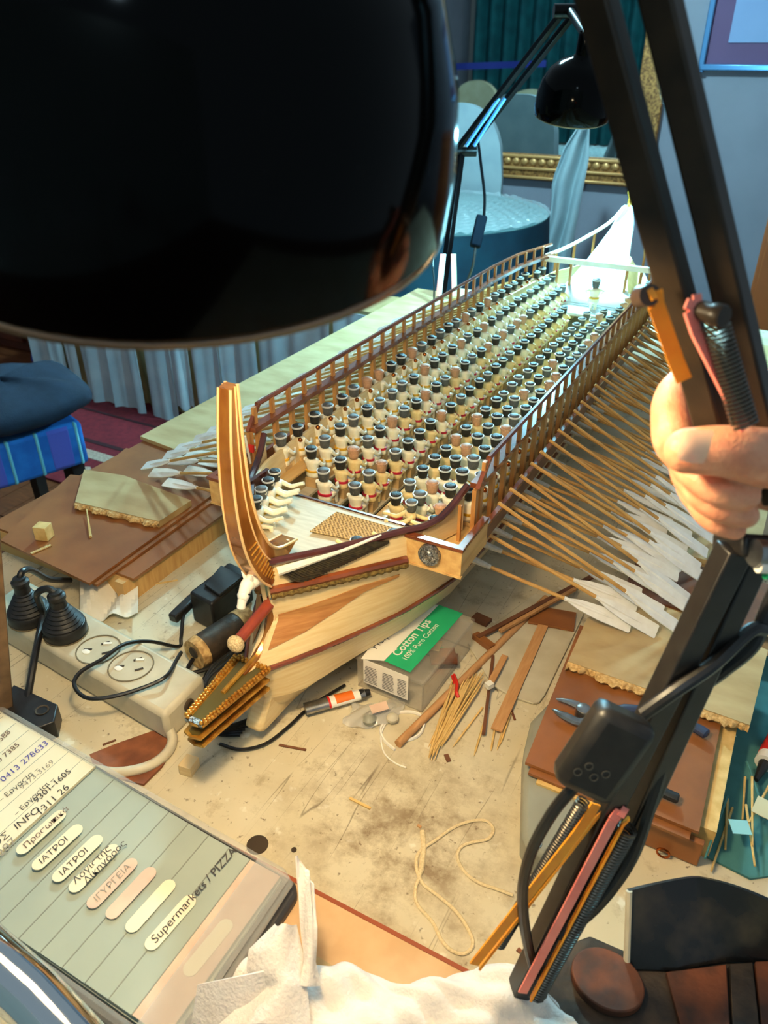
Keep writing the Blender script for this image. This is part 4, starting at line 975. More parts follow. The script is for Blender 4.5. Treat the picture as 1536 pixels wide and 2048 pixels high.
# pliers
pl = thing('cutting_pliers', 'blue-handled cutting pliers lying on the right hardboard sheet', 'pliers', az(1190,1430,.037))
def pz(x, y, z=.043): return az(x, y, z)
MB().tube(spline([pz(1112,1398), pz(1140,1404), pz(1170,1418), pz(1185,1432)], 4), [.0006,.0012,.002,.0026,.0032,.0036,.0038,.0038,.004,.004,.004,.004,.004], 8, flat=.7).build('jaw', 'steel', pl)
MB().tube(spline([pz(1104,1418), pz(1130,1432), pz(1160,1444), pz(1185,1436)], 4), [.0006,.0016,.0026,.0034,.0040,.0042,.0042,.004,.004,.004,.004,.004,.004], 8, flat=.7).build('jaw', 'steel', pl)
MB().lathe([(.0001,.0062),(.004,.006),(.0062,.005),(.0064,-.005)], 18, pz(1165,1424)).build('pivot', 'steel', pl)
MB().tube(spline([pz(1185,1430), pz(1250,1418), pz(1330,1432), pz(1390,1455), pz(1415,1470)], 5), [.0036]*5+[.0050]*12+[.0052]*3+[.003], 10, flat=.7).build('handle', 'plier_blue', pl)
MB().tube(spline([pz(1182,1440), pz(1215,1500), pz(1270,1555), pz(1330,1586), pz(1358,1598)], 5), [.0036]*5+[.0046]*12+[.0046]*3+[.003], 10, flat=.7).build('handle', 'black_plastic', pl)
# grey machine housing
gm = thing('grey_housing', 'grey enamelled machine housing with a screw, beside the hardboard sheets', 'machine', az(1085,1600,0))
hs_ = PX([(1100,1400),(1062,1440),(1048,1500),(1045,1670),(1058,1700),(1090,1712),(1118,1690),(1195,1600),(1215,1480),(1190,1400)], .028)
slabz('housing', 'machine_grey', hs_, 0, .0283, gm, bevel=.004)
c = az(1072,1688,.028); MB().lathe([(.0001,.0012),(.0026,.0016),(.003,.0006),(.0042,.0008),(.0046,0)], 18, (c.x,c.y,.0284), cap=False).build('screw', 'steel', gm)
# ------------------------------------------------------------------ clutter under and in front of the ship
ws = MB().slab([az(x,y,.0005) for x, y in [(935,1290),(985,1374),(1029,1398),(1066,1410),(1078,1408),(1088,1395),(1175,1215),(1070,1190)]], .0025).build('white_panel', 'power_grey', bevel=.0006)
tag(ws, 'thin off-white panel with a rounded corner under the wooden strips', 'panel')
bx = thing('cotton_tip_box', 'clear plastic box of cotton tips with green label under the hull', 'box', (-.247,.524,0))
b0, b1, b2, b3 = V((-.285,.474,0)), V((-.2145,.472,0)), V((-.2095,.575,0)), V((-.280,.577,0))
def bp_(u, v, z): return (b0.lerp(b1, u)).lerp(b3.lerp(b2, u), v) + V((0,0,z))
for (u0, v0, u1, v1) in ((0,0,1,0),(1,0,1,1),(1,1,0,1),(0,1,0,0)):
    a, b = bp_(u0,v0,.0), bp_(u1,v1,.0); MB().slab([a, b, b+V((0,0,.034)), a+V((0,0,.034))], .0012, (b-a).cross(V((0,0,1)))*-1).build('wall', 'clear_box', bx)
MB().slab([bp_(0,0,.0005), bp_(1,0,.0005), bp_(1,1,.0005), bp_(0,1,.0005)], .001).build('bottom', 'clear_box', bx)
ld = MB().slab([bp_(-.03,-.02,.034), bp_(1.03,-.02,.034), bp_(1.03,1.02,.034), bp_(-.03,1.02,.034)], .006).build('lid', 'clear_box', bx, bevel=.0018)
ZL_ = .0403
gl = MB().slab([az(x,y,ZL_) for x, y in [(769,1322),(820,1345),(926,1227),(878,1210)]], .0003).build('green_label', 'green_label', ld)
wl_ = MB().slab([az(x,y,ZL_) for x, y in [(722,1318),(768,1322),(877,1210),(800,1215)]], .0003).build('white_label', 'label_white', ld)
a, b, c_, d_ = bp_(.12,-.024,.0402), bp_(.80,-.024,.0402), bp_(.80,-.024,.011), bp_(.12,-.024,.011)
fl_ = MB().slab([a, b, c_, d_], .0004, (0,-1,0)).build('front_label', 'label_white', ld)
xd = (b-a).normalized()
for i, (u, w_) in enumerate(((.14,.2),(.40,.2),(.64,.14))):
    for k in range(11):
        MB().box(bp_(u+w_/2,-.0315,.033-k*.0019), (.0700*w_*random.uniform(.75,1), .0001, .0005)).build('small_print', 'ink_dark', fl_)
tx = az(884,1218,ZL_) - az(782,1326,ZL_); ty = V((0,0,1)).cross(tx)
text('label_text', 'Cotton Tips', 'label_white', gl, az(797,1314,ZL_), tx, ty, .0125, bold=.0002, lift=.0005)
text('label_text', '100% Pure Cotton', 'label_white', gl, az(812,1323,ZL_), tx, ty, .0082, lift=.0005)
text('label_text', 'Helping', 'ink_dark', wl_, az(752,1300,ZL_), tx, ty, .0125, lift=.0005)
rc_ = random.Random(5)
for i in range(16):
    u, v = rc_.uniform(.15,.85), rc_.uniform(.3,.9); m_ = rc_.choice(['strip_tan','strip_tan','leather_brown','leather_brown','orange_print','toothpick','tab_pink','red_plastic','green_label'])
    a = bp_(u,v,.0045+.0017*i); an = rc_.uniform(0,3.14)
    q = MB().bar(a-V((math.cos(an),math.sin(an),0))*.013, a+V((math.cos(an),math.sin(an),0))*.013, rc_.uniform(.010,.022), .0016).build('wood_scrap', m_)
    tag(q, 'coloured scrap inside the cotton tip box', 'scrap', 'scraps inside the cotton tip box')
# glue tube, bag, rod
g0, g1 = az(610,1418,.008), az(742,1383,.008)
gt = thing('glue_tube', 'silver glue tube with a red and yellow label beside the hull', 'glue tube', (g0+g1)/2 - V((0,0,.008)))
MB().tube([g0, g0.lerp(g1,.55), g0.lerp(g1,.9)], [.0068,.0062,.0056], 16, flat=.7).build('tube', 'steel', gt)
MB().tube([g0.lerp(g1,.34), g0.lerp(g1,.82)], [.0067,.0061], 16, flat=.72).build('label', 'label_white', gt)
MB().tube([g0.lerp(g1,.45)+V((0,0,.001)), g0.lerp(g1,.72)+V((0,0,.001))], [.0062,.0058], 16, flat=.72).build('orange_band', 'orange_print', gt)
MB().tube([g0.lerp(g1,.34)+V((0,0,.0003)), g0.lerp(g1,.37)+V((0,0,.0003))], .0068, 16, flat=.72).build('red_band', 'red_plastic', gt)
MB().tube([g0.lerp(g1,.82), g0.lerp(g1,.98)], [.0048,.0030], 12).build('cap', 'black_plastic', gt)
def bagf(u, v):
    q = az(695+105*u+10*math.sin(v*5), 1405+46*v-26*(1-u)*v*0+8*math.sin(u*4), 0); return V((q.x, q.y, .002+.010*math.sin(math.pi*u)*math.sin(math.pi*v)+.0015*math.sin(u*17+v*9)))
bg = thing('zip_bag', 'small clear zip bag with a pink tag on the table', 'bag', az(745,1430,0))
MB().grid(bagf, 18, 12, .0006).build('film', 'bag', bg); MB().slab([az(738,1412,.0135), az(772,1402,.0135), az(778,1418,.0135), az(745,1428,.0135)], .0004).build('tag', 'tab_pink', bg)
MB().ball(az(738,1438,.006), .0075, 10, (1,1,.7)).build('contents', 'machine_grey', bg); MB().ball(az(785,1436,.005), .006, 10, (1,1,.7)).build('contents', 'power_grey', bg)
tag(MB().tube([az(796,1488,.004), az(1092,1196,.004)], .0038, 12).build('wooden_dowel', 'strip_tan'), 'round wooden dowel slanting from the loop towards the oars', 'dowel')
lpz = [(765,1468),(770,1500),(790,1520),(815,1534)]; q = spline([az(*p_,.0012) for p_ in [(790,1500),(768,1480),(762,1455),(785,1430),(818,1424),(842,1432),(848,1450),(838,1470),(818,1480),(802,1478)]], 6)
tag(MB().tube(q, .0013, 6, flat=1.6).build('plastic_loop', 'label_white'), 'white plastic ring loop around the dowel end', 'loop')
tag(MB().tube(spline([az(*p_,.001) for p_ in [(775,1440),(762,1470),(768,1505),(790,1526),(812,1535)]], 5), .0008, 6).build('plastic_thread', 'label_white'), 'thin white curved thread left of the dowel end', 'thread')
rt2 = random.Random(11)
for i in range(34):
    t = i/33; x1 = 905 + 62*t + rt2.uniform(-6,6); y1 = 1368 - 12*t + rt2.uniform(-14,14); x0 = 856 + 40*t*rt2.uniform(.5,1) + rt2.uniform(-4,6); y0 = 1512 - 42*t + rt2.uniform(-14,22)
    z = .0015 + .0016*rt2.randint(0,4)
    tag(MB().tube([az(x0,y0,z*.6), az(x0,y0,z*.6).lerp(az(x1,y1,z),.12), az(x1,y1,z).lerp(az(x0,y0,z*.6),.1), az(x1,y1,z)], [.0002,.0010,.0010,.0003], 6).build('toothpick', 'toothpick'), 'wooden toothpick in the bundle with the red tie', 'toothpick', 'toothpicks in the bundle with the red tie')
tag(MB().tube(spline([az(908,1350,.008), az(914,1368,.010), az(913,1385,.010), az(918,1394,.006), az(905,1352,.006)], 4), .0018, 6).build('red_tie', 'red_plastic'), 'red tie around the toothpick bundle', 'tie')
for i, (a, b) in enumerate([((948,1512),(968,1445)),((982,1502),(990,1455)),((994,1500),(1012,1440)),((1000,1490),(1022,1425)),((905,1495),(965,1415))]):
    tag(MB().tube([az(*a,.0012), az(*a,.0012).lerp(az(*b,.0016),.15), az(*b,.0016)], [.0002,.001,.001], 6).build('toothpick', 'toothpick'), 'loose toothpick poking out below the wide wooden strip, %s from left' % ORD[(1,2,3,4,0)[i]], 'toothpick', 'loose toothpicks below the wide strip')
def flat(name, m, a, b, wd, th, z, label, cat): return tag(MB().bar(az(*a,z+th/2), az(*b,z+th/2), wd, th).build(name, m), label, cat)
flat('wide_strip', 'strip_tan', (993,1460), (1098,1225), .0105, .002, .0036, 'wide flat tan wooden strip on the off-white panel', 'wood strip')
flat('thin_strip', 'strip_brown', (967,1468), (986,1312), .0030, .0025, .0034, 'thin dark brown strip left of the wide tan strip', 'wood strip')
flat('short_strip', 'strip_tan', (976,1376), (1010,1312), .0062, .0025, .0062, 'short brown strip crossing the thin dark strip', 'wood strip')
flat('brown_plate', 'hardboard', (1060,1228), (1150,1244), .030, .003, .0036, 'brown rectangular plate at the far end of the off-white panel', 'plate')
flat('long_strip', 'strip_brown', (955,1275), (1190,1150), .005, .003, .0075, 'long brown strip beneath the right oars', 'wood strip')
flat('long_strip', 'strip_tan', (1000,1262), (1150,1178), .004, .003, .0110, 'tan strip resting across the long brown strip beneath the right oars', 'wood strip')
flat('wood_offcut', 'strip_brown', (948,1232), (978,1246), .012, .004, .0005, 'brown offcut beside the cotton tip box corner', 'offcut')
flat('wood_offcut', 'hardboard', (950,1270), (985,1296), .008, .006, .0036, 'curled brown offcut behind the dowel', 'offcut')
flat('toggle', 'paper', (973,1373), (984,1367), .006, .005, .0088, 'small white blob at the crossing of two strips', 'blob')
for i, (a, b, wd, m_, lb_) in enumerate([((699,1596),(741,1617),.0022,'toothpick','pale splinter lying alone in front of the bow'),((892,1509),(898,1523),.004,'strip_brown','tiny brown chip below the toothpick bundle'),
    ((558,1490),(612,1500),.002,'strip_brown','brown chip in front of the ram'),((205,1490),(232,1480),.0015,'strip_brown','dark splinter beside the power strip'),((270,1175),(355,1160),.0014,'toothpick','toothpick lying behind the plug paper'),((842,1655),(835,1650),.002,'strip_tan','tan crumb beside the cord end'),((1035,1898),(1042,1904),.003,'leather_brown','brown crumb by the lamp spring'),((1015,1400),(1030,1440),.002,'leather_brown','amber stain flake near the panel corner')]):
    tag(MB().bar(az(*a,.0008), az(*b,.0008), wd, .0012).build('wood_chip', m_), lb_, 'wood chip', 'wood chips on the table')
q = az(380,1540,0); tag(MB().box((q.x,q.y,.0055), (.012,.014,.011), Matrix.Rotation(.15,3,'Z')).build('wooden_block', 'hull_wood', bevel=.0005), 'small pale wooden block on the table below the ram', 'wood block')
zz = lambda l: [az(600+x/2.793, 1450+y/2.792, .0011) for x, y in l]
tag(MB().tube(spline(zz([(685,590),(690,700),(672,830),(645,910),(655,1000),(740,1100),(790,1200),(850,1260),(920,1275),(965,1230),(950,1160),(880,1050),(780,960),(700,900),(672,860),(650,790),(665,710),(760,640),(860,570),(960,535),(1040,535),(1080,580),(1050,635),(960,655),(900,680),(880,740),(920,820),(1000,880),(1100,915),(1190,950)]), 6), [.0022 if i < 12 else .0013 for i in range(175)], 6, flat=.6).build('flat_cord', 'string'), 'cream cord lying in loops on the table', 'cord')
# ------------------------------------------------------------------ left: power strip, plugs, adapter
ps = thing('power_strip', 'grey four-socket power strip on the table left of the bow', 'power strip', (-.53, .37, 0))
pc = [(-.400,.338),(-.402,.384),(-.665,.41),(-.662,.362)]
ps_b = slabz('body', 'power_grey', [(-.396,.332),(-.398,.388),(-.668,.414),(-.665,.356)], 0, .034, ps, bevel=.005)
def soc(x, y):
    c = az(x, y, .0342); return V((c.x, c.y, .0342))
for x, y in ((262,1332),(197,1299),(133,1266),(62,1237)):
    c = soc(x, y); so = MB().lathe([(.0200,0),(.0200,.0007),(.0212,.0007),(.0212,0)], 32, c, cap=False).build('socket_ring', 'outlet_line', ps_b)
    if x > 150:
        for dx, dy, an, L in ((-.009,-.005,.5,.008),(-.001,.010,1.0,.008),(.010,.0,.9,.008)):
            MB().bar(c+V((dx-.5*L*math.cos(an),dy-.5*L*math.sin(an),.0002)), c+V((dx+.5*L*math.cos(an),dy+.5*L*math.sin(an),.0002)), .0022, .0006).build('slot', 'slot_dark', so)
        MB().bar(c+V((-.002,.0085,.0004)), c+V((.005,.0125,.0004)), .0026, .001).build('shutter', 'label_white', so); MB().ball(c+V((-.008,-.008,.0002)), .004, 10, (1.2,.8,.2)).build('shutter', 'label_white', so)
q = V((-.3965,.362,.020)); MB().lathe([(.0001,.001),(.0035,.001),(.0045,.002),(.006,.001),(.0062,-.001)], 18, q, (1,.03,0), cap=False).build('reset_button', 'slot_dark', ps_b)
MB().tube(spline([V((-.398,.340,.016)), az(335,1450,.012), az(345,1480,.006), az(330,1510,.004), az(290,1535,.0045), az(225,1545,.0045), az(150,1530,.0045)], 7), .0045, 12).build('mains_cord', 'power_grey', ps)
for i, (x, y) in enumerate(((133,1266),(62,1237))):
    c = soc(x, y); c.z = .0352
    pg = thing('ribbed_plug', 'black ribbed plug in the power strip, %s' % ('nearer the bow' if i == 0 else 'at its far left end'), 'plug', c, 'ribbed plugs in the power strip')
    pf_ = [(.0200,0),(.0206,.001),(.0206,.010),(.0196,.0115)]
    for k in range(6): z = .0118+.0037*k; r_ = .0188-.0021*k; pf_ += [(r_,z),(r_+.0006,z+.0016),(r_-.0008,z+.0026)]
    pf_ += [(.0075,.0345),(.0072,.040),(.0085,.042),(.0085,.046),(.0062,.0478),(.0058,.050),(.003,.051)]
    MB().lathe(pf_, 32, c).build('body', 'black_plastic', pg)
    if i == 0: MB().tube(spline([c+V((0,0,.049)), c+V((-.008,-.002,.052)), c+V((-.020,-.006,.043)), az(85,1230,.045), az(70,1310,.035), az(58,1380,.02), az(50,1428,.012)], 7), .0034, 10).build('cord', 'cable', pg)
    else: MB().tube(spline([c+V((0,0,.047)), c+V((-.001,.006,.053)), c+V((-.008,.020,.044)), c+V((-.022,.045,.012)), c+V((-.030,.075,-.012))], 6), .0034, 10).build('cord', 'cable', pg)
# clamp post and bracket
cp = thing('clamp_post', 'brownish steel post with a black bracket at the left edge', 'clamp', az(40,1445,0))
pb0 = az(2,1440,.0); pb1 = ad(-34,1030,.60); MB().bar(pb0, pb0+(pb1-pb0)*3.4, .021, .018, UPV).build('post', 'post_steel', cp, bevel=.001)
MB().slab([az(x,y,.0) for x, y in [(20,1425),(38,1400),(125,1440),(118,1475),(80,1490),(15,1460)]], .020).build('bracket', 'black_paint', cp, bevel=.001)
c = az(84,1420,.0204); MB().lathe([(.0045,0),(.006,.0006),(.0062,0)], 18, (c.x,c.y,.0203), cap=False).build('bracket_hole', 'slot_dark', cp)
# leather scrap under cord
tag(MB().slab([az(x,y,.0004) for x, y in [(180,1512),(240,1488),(335,1455),(348,1470),(345,1500),(325,1535),(288,1572),(240,1560),(190,1540)]], .0022).build('leather_scrap', 'leather_brown'), 'rounded brown leather scrap under the grey mains cord', 'scrap')
# adapter
adp = thing('power_adapter', 'black plug-in power adapter behind the bow', 'adapter', (-.47,.507,0))
AH = .040; a, b, c_ = az(377,1184,AH), az(423,1208,AH), az(503,1144,AH); d_ = a+c_-b
ab = MB().slab([V((p_.x,p_.y,.001)) for p_ in (a,b,c_,d_)], AH-.001).build('case', 'black_plastic', adp, bevel=.003)
MB().slab([a.lerp(c_,.25)+V((0,0,.0002)), b.lerp(c_,.2)+V((0,0,.0002)), b.lerp(c_,.8)+V((0,0,.0002)), a.lerp(d_,.8)+V((0,0,.0002))], .003).build('ridge', 'black_paint', ab, bevel=.001)
lx = b.lerp(c_,.52); fl2 = MB().slab([V((q_.x,q_.y,z)) for q_, z in ((b.lerp(c_,.58),.006),(b.lerp(c_,.95),.006),(b.lerp(c_,.95),.034),(b.lerp(c_,.58),.034))], .0006, (c_-b).cross(V((0,0,1)))).build('rating_label', 'label_black', ab)
nn = (c_-b).cross(V((0,0,1))).normalized(); bb = b.lerp(c_,.64)
text('label_text', 'topicone', 'print_grey', fl2, V((bb.x,bb.y,.0325))+nn*.0008, (0,0,-1), (c_-b).normalized(), .0062, lift=.0002)
for k in range(4): s_ = b.lerp(c_,.76+.05*k); MB().box((s_.x,s_.y,.02)+V((0,0,0)) if False else V((s_.x,s_.y,.02))+nn*.0008, (.0006,.0006,.022-.003*k)).build('small_print', 'print_grey', fl2)
MB().bar(az(345,1238,.018), az(388,1196,.020), .011, .010).build('plug_end', 'black_paint', adp, bevel=.002)
MB().tube(spline([az(380,1200,.020), az(366,1235,.016), az(362,1275,.008), az(356,1293,.004), az(300,1283,.028), az(250,1288,.044), az(205,1318,.046), az(160,1345,.044), az(149,1372,.040), az(175,1396,.038), az(230,1392,.038), az(300,1370,.040), az(335,1350,.042), az(352,1322,.034), az(362,1305,.026)], 7), .0019, 8).build('cable', 'cable', adp)
# rolled tube with cork ends
r0, r1 = az(388,1310,.0175), az(498,1240,.0175)
rl_ = thing('wrapped_roll', 'dark wrapped roll with tan cork ends behind the ram', 'roll', (r0+r1)/2-V((0,0,.0175)))
MB().tube([r0.lerp(r1,.12), r0.lerp(r1,.80)], [.0162,.0168], 24).build('wrap', 'iron', rl_)
MB().tube([r0.lerp(r1,.0), r0.lerp(r1,.13)], [.0155,.0168], 24).build('end_plug', 'cork_tan', rl_); MB().tube([r0.lerp(r1,.78), r0.lerp(r1,1.0)], [.0172,.0170], 24).build('end_plug', 'cork_tan', rl_)
d_r = (r0-r1).normalized(); MB().lathe([(.0001,.001),(.006,.001),(.0065,0)], 14, r0+V((0,0,.003)), d_r, cap=False).build('bore', 'slot_dark', rl_)
MB().tube(spline([r0+d_r*.002+V((0,0,-.004)), az(375,1345,.012), az(420,1335,.010), az(470,1300,.010), az(510,1270,.012)], 6), .0022, 8).build('cable', 'cable', rl_)
ct_ = thing('cable_tangle', 'tangle of thin black cables behind the ram', 'cables', az(450,1380,0))
rr3 = random.Random(4)
for k in range(7):
    o = rr3.uniform(-10,10); MB().tube(spline([az(500+o,1300-4*k,.004+.003*k), az(440+o,1318+2*k,.006+.002*k), az(405+1.5*k,1365,.004+.003*k), az(400+2*k,1420+2*k,.003+.002*k), az(425+4*k,1465-2*k,.003+.0015*k), az(480+5*k,1470-6*k,.003)], 6), .0016, 7).build('cable', 'cable', ct_)
MB().tube(spline([az(440,1488,.003), az(480,1499,.003), az(530,1488,.003), az(575,1455,.003), az(625,1410,.003), az(690,1370,.003)], 6), .0016, 7).build('cable', 'cable', ct_)
MB().ball(az(452,1352,.008), .004, 8).build('connector', 'red_plastic', ct_)
# crumpled paper by the plugs
def crp(u, v):
    q = az(165+115*u, 1140+105*v, 0); return V((q.x, q.y, .004 + .022*abs(math.sin(u*3.3+v*2))*(1-v*.7) + .004*math.sin(u*13+v*7)))
tag(MB().grid(crp, 16, 14, .0006).build('crumpled_paper', 'paper', smooth=10), 'crumpled white paper between the power strip and the low box', 'paper')
# ------------------------------------------------------------------ right bottom: cloth, sticks, visor, iron
tcl = MB().slab([az(x,y,.0006) for x, y in [(1465,1330),(1600,1300),(1640,1740),(1500,1760),(1412,1715),(1440,1520)]], .002).build('teal_mat', 'teal_cloth'); tag(tcl, 'teal cloth mat at the right edge beside the drawer box', 'mat')
rs_ = random.Random(8)
for i in range(11):
    x0 = 1440+rs_.uniform(0,110); y0 = 1560+rs_.uniform(-60,60); x1 = x0+rs_.uniform(-55,45); y1 = y0+rs_.uniform(70,150); z = .0035+.0017*i
    tag(MB().tube([az(x0,y0,z), az(x1,y1,z)], [.0011,.0008], 6).build('thin_stick', rs_.choice(['toothpick','toothpick','teal_cloth'])), 'thin stick scattered on the teal mat', 'stick', 'thin sticks on the teal mat')
for i, (x, y, m_, s_) in enumerate([(1480,1655,'paper_teal',.014),(1530,1620,'cream_fabric',.018),(1452,1470,'paper_teal',.012)]):
    c = az(x, y, .023); MB_ = MB().box((c.x,c.y,.0235+.001*i), (s_,s_*.9,.0006), Matrix.Rotation(.4+i,3,'Z')).build('paper_scrap', m_); tag(MB_, ['small teal paper square on the sticks','cream paper scrap on the sticks','teal paper scrap by the drawer box'][i], 'paper')
g0, g1 = az(1512,1560,.010), az(1560,1470,.010)
gg = thing('glue_tube', 'red and white glue tube with black nozzle at the right edge', 'glue tube', (g0+g1)/2-V((0,0,.01)))
MB().tube([g0.lerp(g1,.35), g1.lerp(g1+(g1-g0),.4)], .0085, 14).build('tube', 'label_white', gg); MB().tube([g0.lerp(g1,.5), g0.lerp(g1,.95)], .0088, 14).build('label', 'red_plastic', gg); MB().tube([g0, g0.lerp(g1,.36)], [.002,.005], 10).build('nozzle', 'black_plastic', gg)
def vis(u, v):
    x = 1253 + 330*u; yb = interp(u, [(0,1938),(.3,1966),(.6,1950),(1,1940)]); b = az(x, yb, .018); xt = 1258+330*u; yt = interp(u, [(0,1782),(.4,1778),(.85,1815),(1,1835)]); t = az(xt, yt, .062)
    p_ = b.lerp(t, v); return p_ + V((0, .022*math.sin(math.pi*v)*0 + .01*math.sin(math.pi*u), 0))
vz = thing('curved_visor', 'scuffed black curved plastic visor at the lower right corner', 'visor', az(1400,1960,.0))
MB().grid(vis, 24, 12, .003).build('visor', 'mask_black', vz, smooth=60)
MB().tube([vis(0,0), vis(0,.5), vis(0,1)], .0022, 8).build('edge_trim', 'power_grey', vz)
ib = thing('iron_block', 'rusty iron block with an oval plate at the lower right corner', 'block', az(1300,2000,0))
MB().slab([az(x,y,.016) - V((0,0,.016)) for x, y in [(1110,1895),(1180,1870),(1320,1930),(1560,1900),(1640,2120),(1180,2130),(1080,2030)]], .016).build('base', 'iron', ib, bevel=.002)
cq = az(1214,1962,.020); e1, e2 = (az(1285,2000,.02)-az(1143,1924,.02))/2, None
e2 = V((-e1.y, e1.x, 0)).normalized()*.019
MB().slab([V((cq.x,cq.y,.0165)) + e1*math.cos(t) + e2*math.sin(t) for t in [2*math.pi*i/40 for i in range(40)]], .007).build('oval_plate', 'rust', ib, bevel=.001)
for k in range(3): MB().slab([az(x,y,.0165) for x, y in [[(1330,1950),(1450,1935),(1460,2110),(1370,2100)],[(1456,1935),(1502,1932),(1520,2110),(1464,2110)],[(1506,1932),(1560,1930),(1580,2110),(1524,2110)]][k]], .004+.0008*k).build('rust_plate', ['rust','iron','rust'][k], ib, bevel=.0006)
# ------------------------------------------------------------------ notebook with phone index
NZ = .022
nb = thing('phone_index', 'open phone index in a dark case with grey index flaps', 'notebook', (-.4,.2,.0))
slabz('case', 'case_dark', [(-.64,.284),(-.216,.266),(-.209,.258),(-.206,.128),(-.64,.138)], .0005, .0175, nb, bevel=.003)
slabz('page', 'page', [(-.63,.277),(-.417,.2705),(-.419,.142),(-.63,.142)], .0178, .0222, nb)
uu = [227,264,298,333,367,400,437,479,552]; ixs = [az(x, 1557+(x-227)*.6, NZ).x for x in uu]
xs = [-.394 + (.394-.226)*i/8 for i in range(9)]
idx = slabz('index_block', 'index_card', [(-.4165,.270),(-.224,.2605),(-.222,.140),(-.4185,.142)], .0178, .0205, nb)
xs = [-.416,-.394,-.3735,-.353,-.3325,-.312,-.2915,-.271,-.2515]
for i in range(9):
    x0_, x1_ = xs[i], -.2245
    yf = .2690 - .0085*i/8
    slabz('index_flap', 'tab_pink' if i == 8 else 'index_card', [(x0_,yf),(x1_,.2602),(x1_-.0,.141),(x0_,.1415)], .0206+.00045*i, .0208+.00045*i, nb)
    MB().bar((x0_,yf,.0209+.00045*i), (x0_,.1415,.0209+.00045*i), .0007, .0005).build('flap_edge', 'index_line', nb)
pills = [((85,785),(310,580),'Προσωπικά','ink_brown'),((160,860),(390,650),'ΙΑΤΡΟΙ','ink_dark'),((258,918),(485,700),'ΙΑΤΡΟΙ','ink_dark'),((338,968),(562,745),'',''),((425,1045),(650,812),'ΙΓΥΡΓΕΙΑ','print_grey'),((517,1095),(740,855),'',''),((612,1160),(832,915),'',''),((705,1245),(930,990),'Supermarkets / PIZZA','ink_dark'),((890,1370),(1105,1105),'','')]
PZ = .0249
def zp(p_, z=PZ): return az(p_[0]/2.4, 1380+p_[1]/2.4, z)
for i, (a, b, t_, m_) in enumerate(pills):
    a, b = zp(a), zp(b); d = (b-a).normalized(); n_ = V((-d.y,d.x,0)); w_ = .0052; pts = []
    a2, b2 = a+d*w_, b-d*w_
    for k in range(9): t = math.pi/2+math.pi*k/8; pts.append(a2 + d*math.cos(t)*w_ + n_*math.sin(t)*w_)
    for k in range(9): t = -math.pi/2+math.pi*k/8; pts.append(b2 + d*math.cos(t)*w_ + n_*math.sin(t)*w_)
    lo_ = MB().slab(pts, .0003).build('name_tab', 'tab_pink' if i in (4,5) else 'tab_white', nb)
    if t_: text('handwriting', t_, m_, lo_, a2-n_*.0025+V((0,0,.0004)), d, n_, .0074 if i != 7 else .0088, .15)
    if i == 3:
        text('handwriting', 'Λογιστής', 'ink_dark', lo_, a2+n_*.0008+V((0,0,.0004)), d, n_, .0076, .2); text('handwriting', 'Δικηγόρος', 'ink_dark', lo_, a2-n_*.0058+d*.004+V((0,0,.0006)), d, n_, .0076, .2)
pg_ = [o for o in nb.children if o.name.startswith('page')][0]
pgz = .0223
def pgt(t_, a, b, m_, sz, sl=.15):
    a, b = zp(a, pgz), zp(b, pgz); d = (b-a).normalized(); n_ = V((-d.y,d.x,0)); text('handwriting', t_, m_, pg_, a, d, n_, sz, sl)
for t_, a, b, m_, sz in [('0413 278633',(15,445),(245,250),'ink_blue',.0088),('1900 7385',(-60,400),(155,215),'ink_brown',.0078),('9 0588',(-40,290),(85,175),'ink_brown',.0078),('– Εργασία –',(5,540),(185,385),'ink_dark',.0066),('9473-3169',(105,480),(290,325),'print_grey',.0074),
    ('– Εργασίαι –',(80,605),(255,440),'ink_dark',.0066),('9301-1605',(175,545),(375,365),'ink_dark',.0082),('1311 26',(190,605),(335,470),'ink_dark',.0092),('ΤΟΣ  INFO.',(-60,790),(140,625),'ink_dark',.0092),('287',(5,805),(90,720),'print_grey',.0100),('92',(-25,140),(25,95),'ink_brown',.0078)]: pgt(t_, a, b, m_, sz)
for k in range(9):
    x = -.415 - .0165*k; MB().bar((x,.271,.02225), (x,.142,.02225), .0003, .0002).build('ruled_line', 'index_line', pg_)
slabz('clear_cover', 'case_clear', [(-.246,.263),(-.217,.2615),(-.2145,.136),(-.244,.138)], .0262, .0272, nb, bevel=.0004)
MB().tube([(-.63,.2795,.0225),(-.226,.2645,.0225),(-.2165,.2605,.0225),(-.2125,.137,.0225)], .0028, 8).build('clear_rim', 'case_clear', nb)
MB().tube([(-.63,.140,.019),(-.23,.1355,.019)], .004, 8).build('hinge', 'case_clear', nb)
tag(MB().tube([ad(-120,1830,.44), ad(60,1990,.425), ad(190,2130,.415)], .0155, 24).build('chrome_tube', 'chrome'), 'blurred chrome tube at the lower left corner', 'tube')
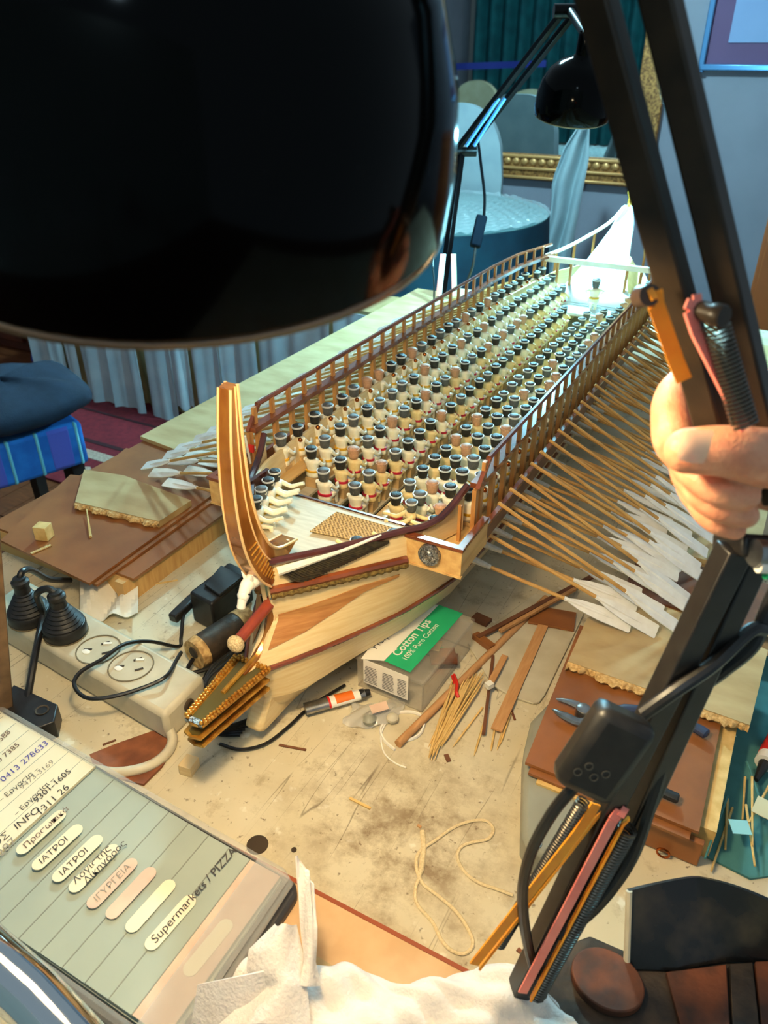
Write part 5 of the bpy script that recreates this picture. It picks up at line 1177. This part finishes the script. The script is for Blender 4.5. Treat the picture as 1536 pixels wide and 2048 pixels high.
# ------------------------------------------------------------------ board and tissue at the bottom
bt = thing('drawing_board', 'pale wooden board with a reddish edge in front of the tissue', 'board', (-.1,.2,0))
slabz('board', 'board_tan', [(-.30,.268),(.0,.268),(.0,.05),(-.30,.05)], .0005, .0105, bt)
MB().box((-.15,.2695,.0058), (.30,.003,.0106)).build('edge_strip', 'board_edge', bt)
tag(slabz('laminate_strip', 'laminate', [(-.27,.232),(-.10,.228),(-.10,.10),(-.27,.10)], .0108, .014), 'olive laminate strip lying on the pale board under the tissue', 'board')
def tis(u, v):
    xl = interp(v, [(0,520),(.3,470),(.6,420),(1,380)]); xr = interp(v, [(0,1035),(.25,1118),(1,1200)])
    x = xl + (xr-xl)*u; yt = interp(u, [(0,1895),(.12,1908),(.32,1905),(.55,1945),(.70,1950),(.86,1908),(.95,1918),(1,1950)])
    y = yt + (2130-yt)*v; q = az(x, y, .034)
    z = .034 + .006*math.sin(u*9+1)*math.sin(v*5+.5) + .004*math.sin(u*21+v*8) + .002*math.sin(u*43-v*19) - .014*(1-min(1,v*5))**2
    return V((q.x, q.y, z))
ts = thing('paper_tissue', 'crumpled white paper tissue on the board at the bottom edge', 'tissue', az(760,2000,.014))
MB().grid(tis, 70, 34, .0012).build('sheet', 'tissue', ts, smooth=60)
def tail(u, v):
    xl = interp(v, [(0,590),(.2,594),(.5,602),(.8,612),(1,600)]); xr = interp(v, [(0,596),(.12,628),(.5,634),(.8,628),(1,640)])
    y = 1712 + 260*v + 26*(u > .7)*(1-v); dep = interp(v, [(0,.495),(.5,.475),(1,.462)]); return ad(xl+(xr-xl)*u, y, dep + .004*math.sin(u*3.1+v*4))
MB().grid(tail, 10, 24, .0012).build('torn_strip', 'tissue', ts, smooth=60)
def flap(u, v):
    xl = interp(v, [(0,552),(.25,500),(.45,495),(.6,530),(1,440)]); xr = interp(v, [(0,590),(.3,604),(1,620)])
    y = 1850 + 200*v + 6*math.sin(u*9)*(1-u); return ad(xl+(xr-xl)*u, y, interp(v, [(0,.478),(1,.452)]) - .010*math.sin(math.pi*u))
MB().grid(flap, 16, 24, .0012).build('torn_flap', 'tissue', ts, smooth=60)
def flap2(u, v):
    return ad(398 + 190*u - 20*v, 1968 - 40*u + 120*v, .468 - .012*math.sin(math.pi*u))
MB().grid(flap2, 14, 10, .0012).build('folded_corner', 'tissue', ts, smooth=60)
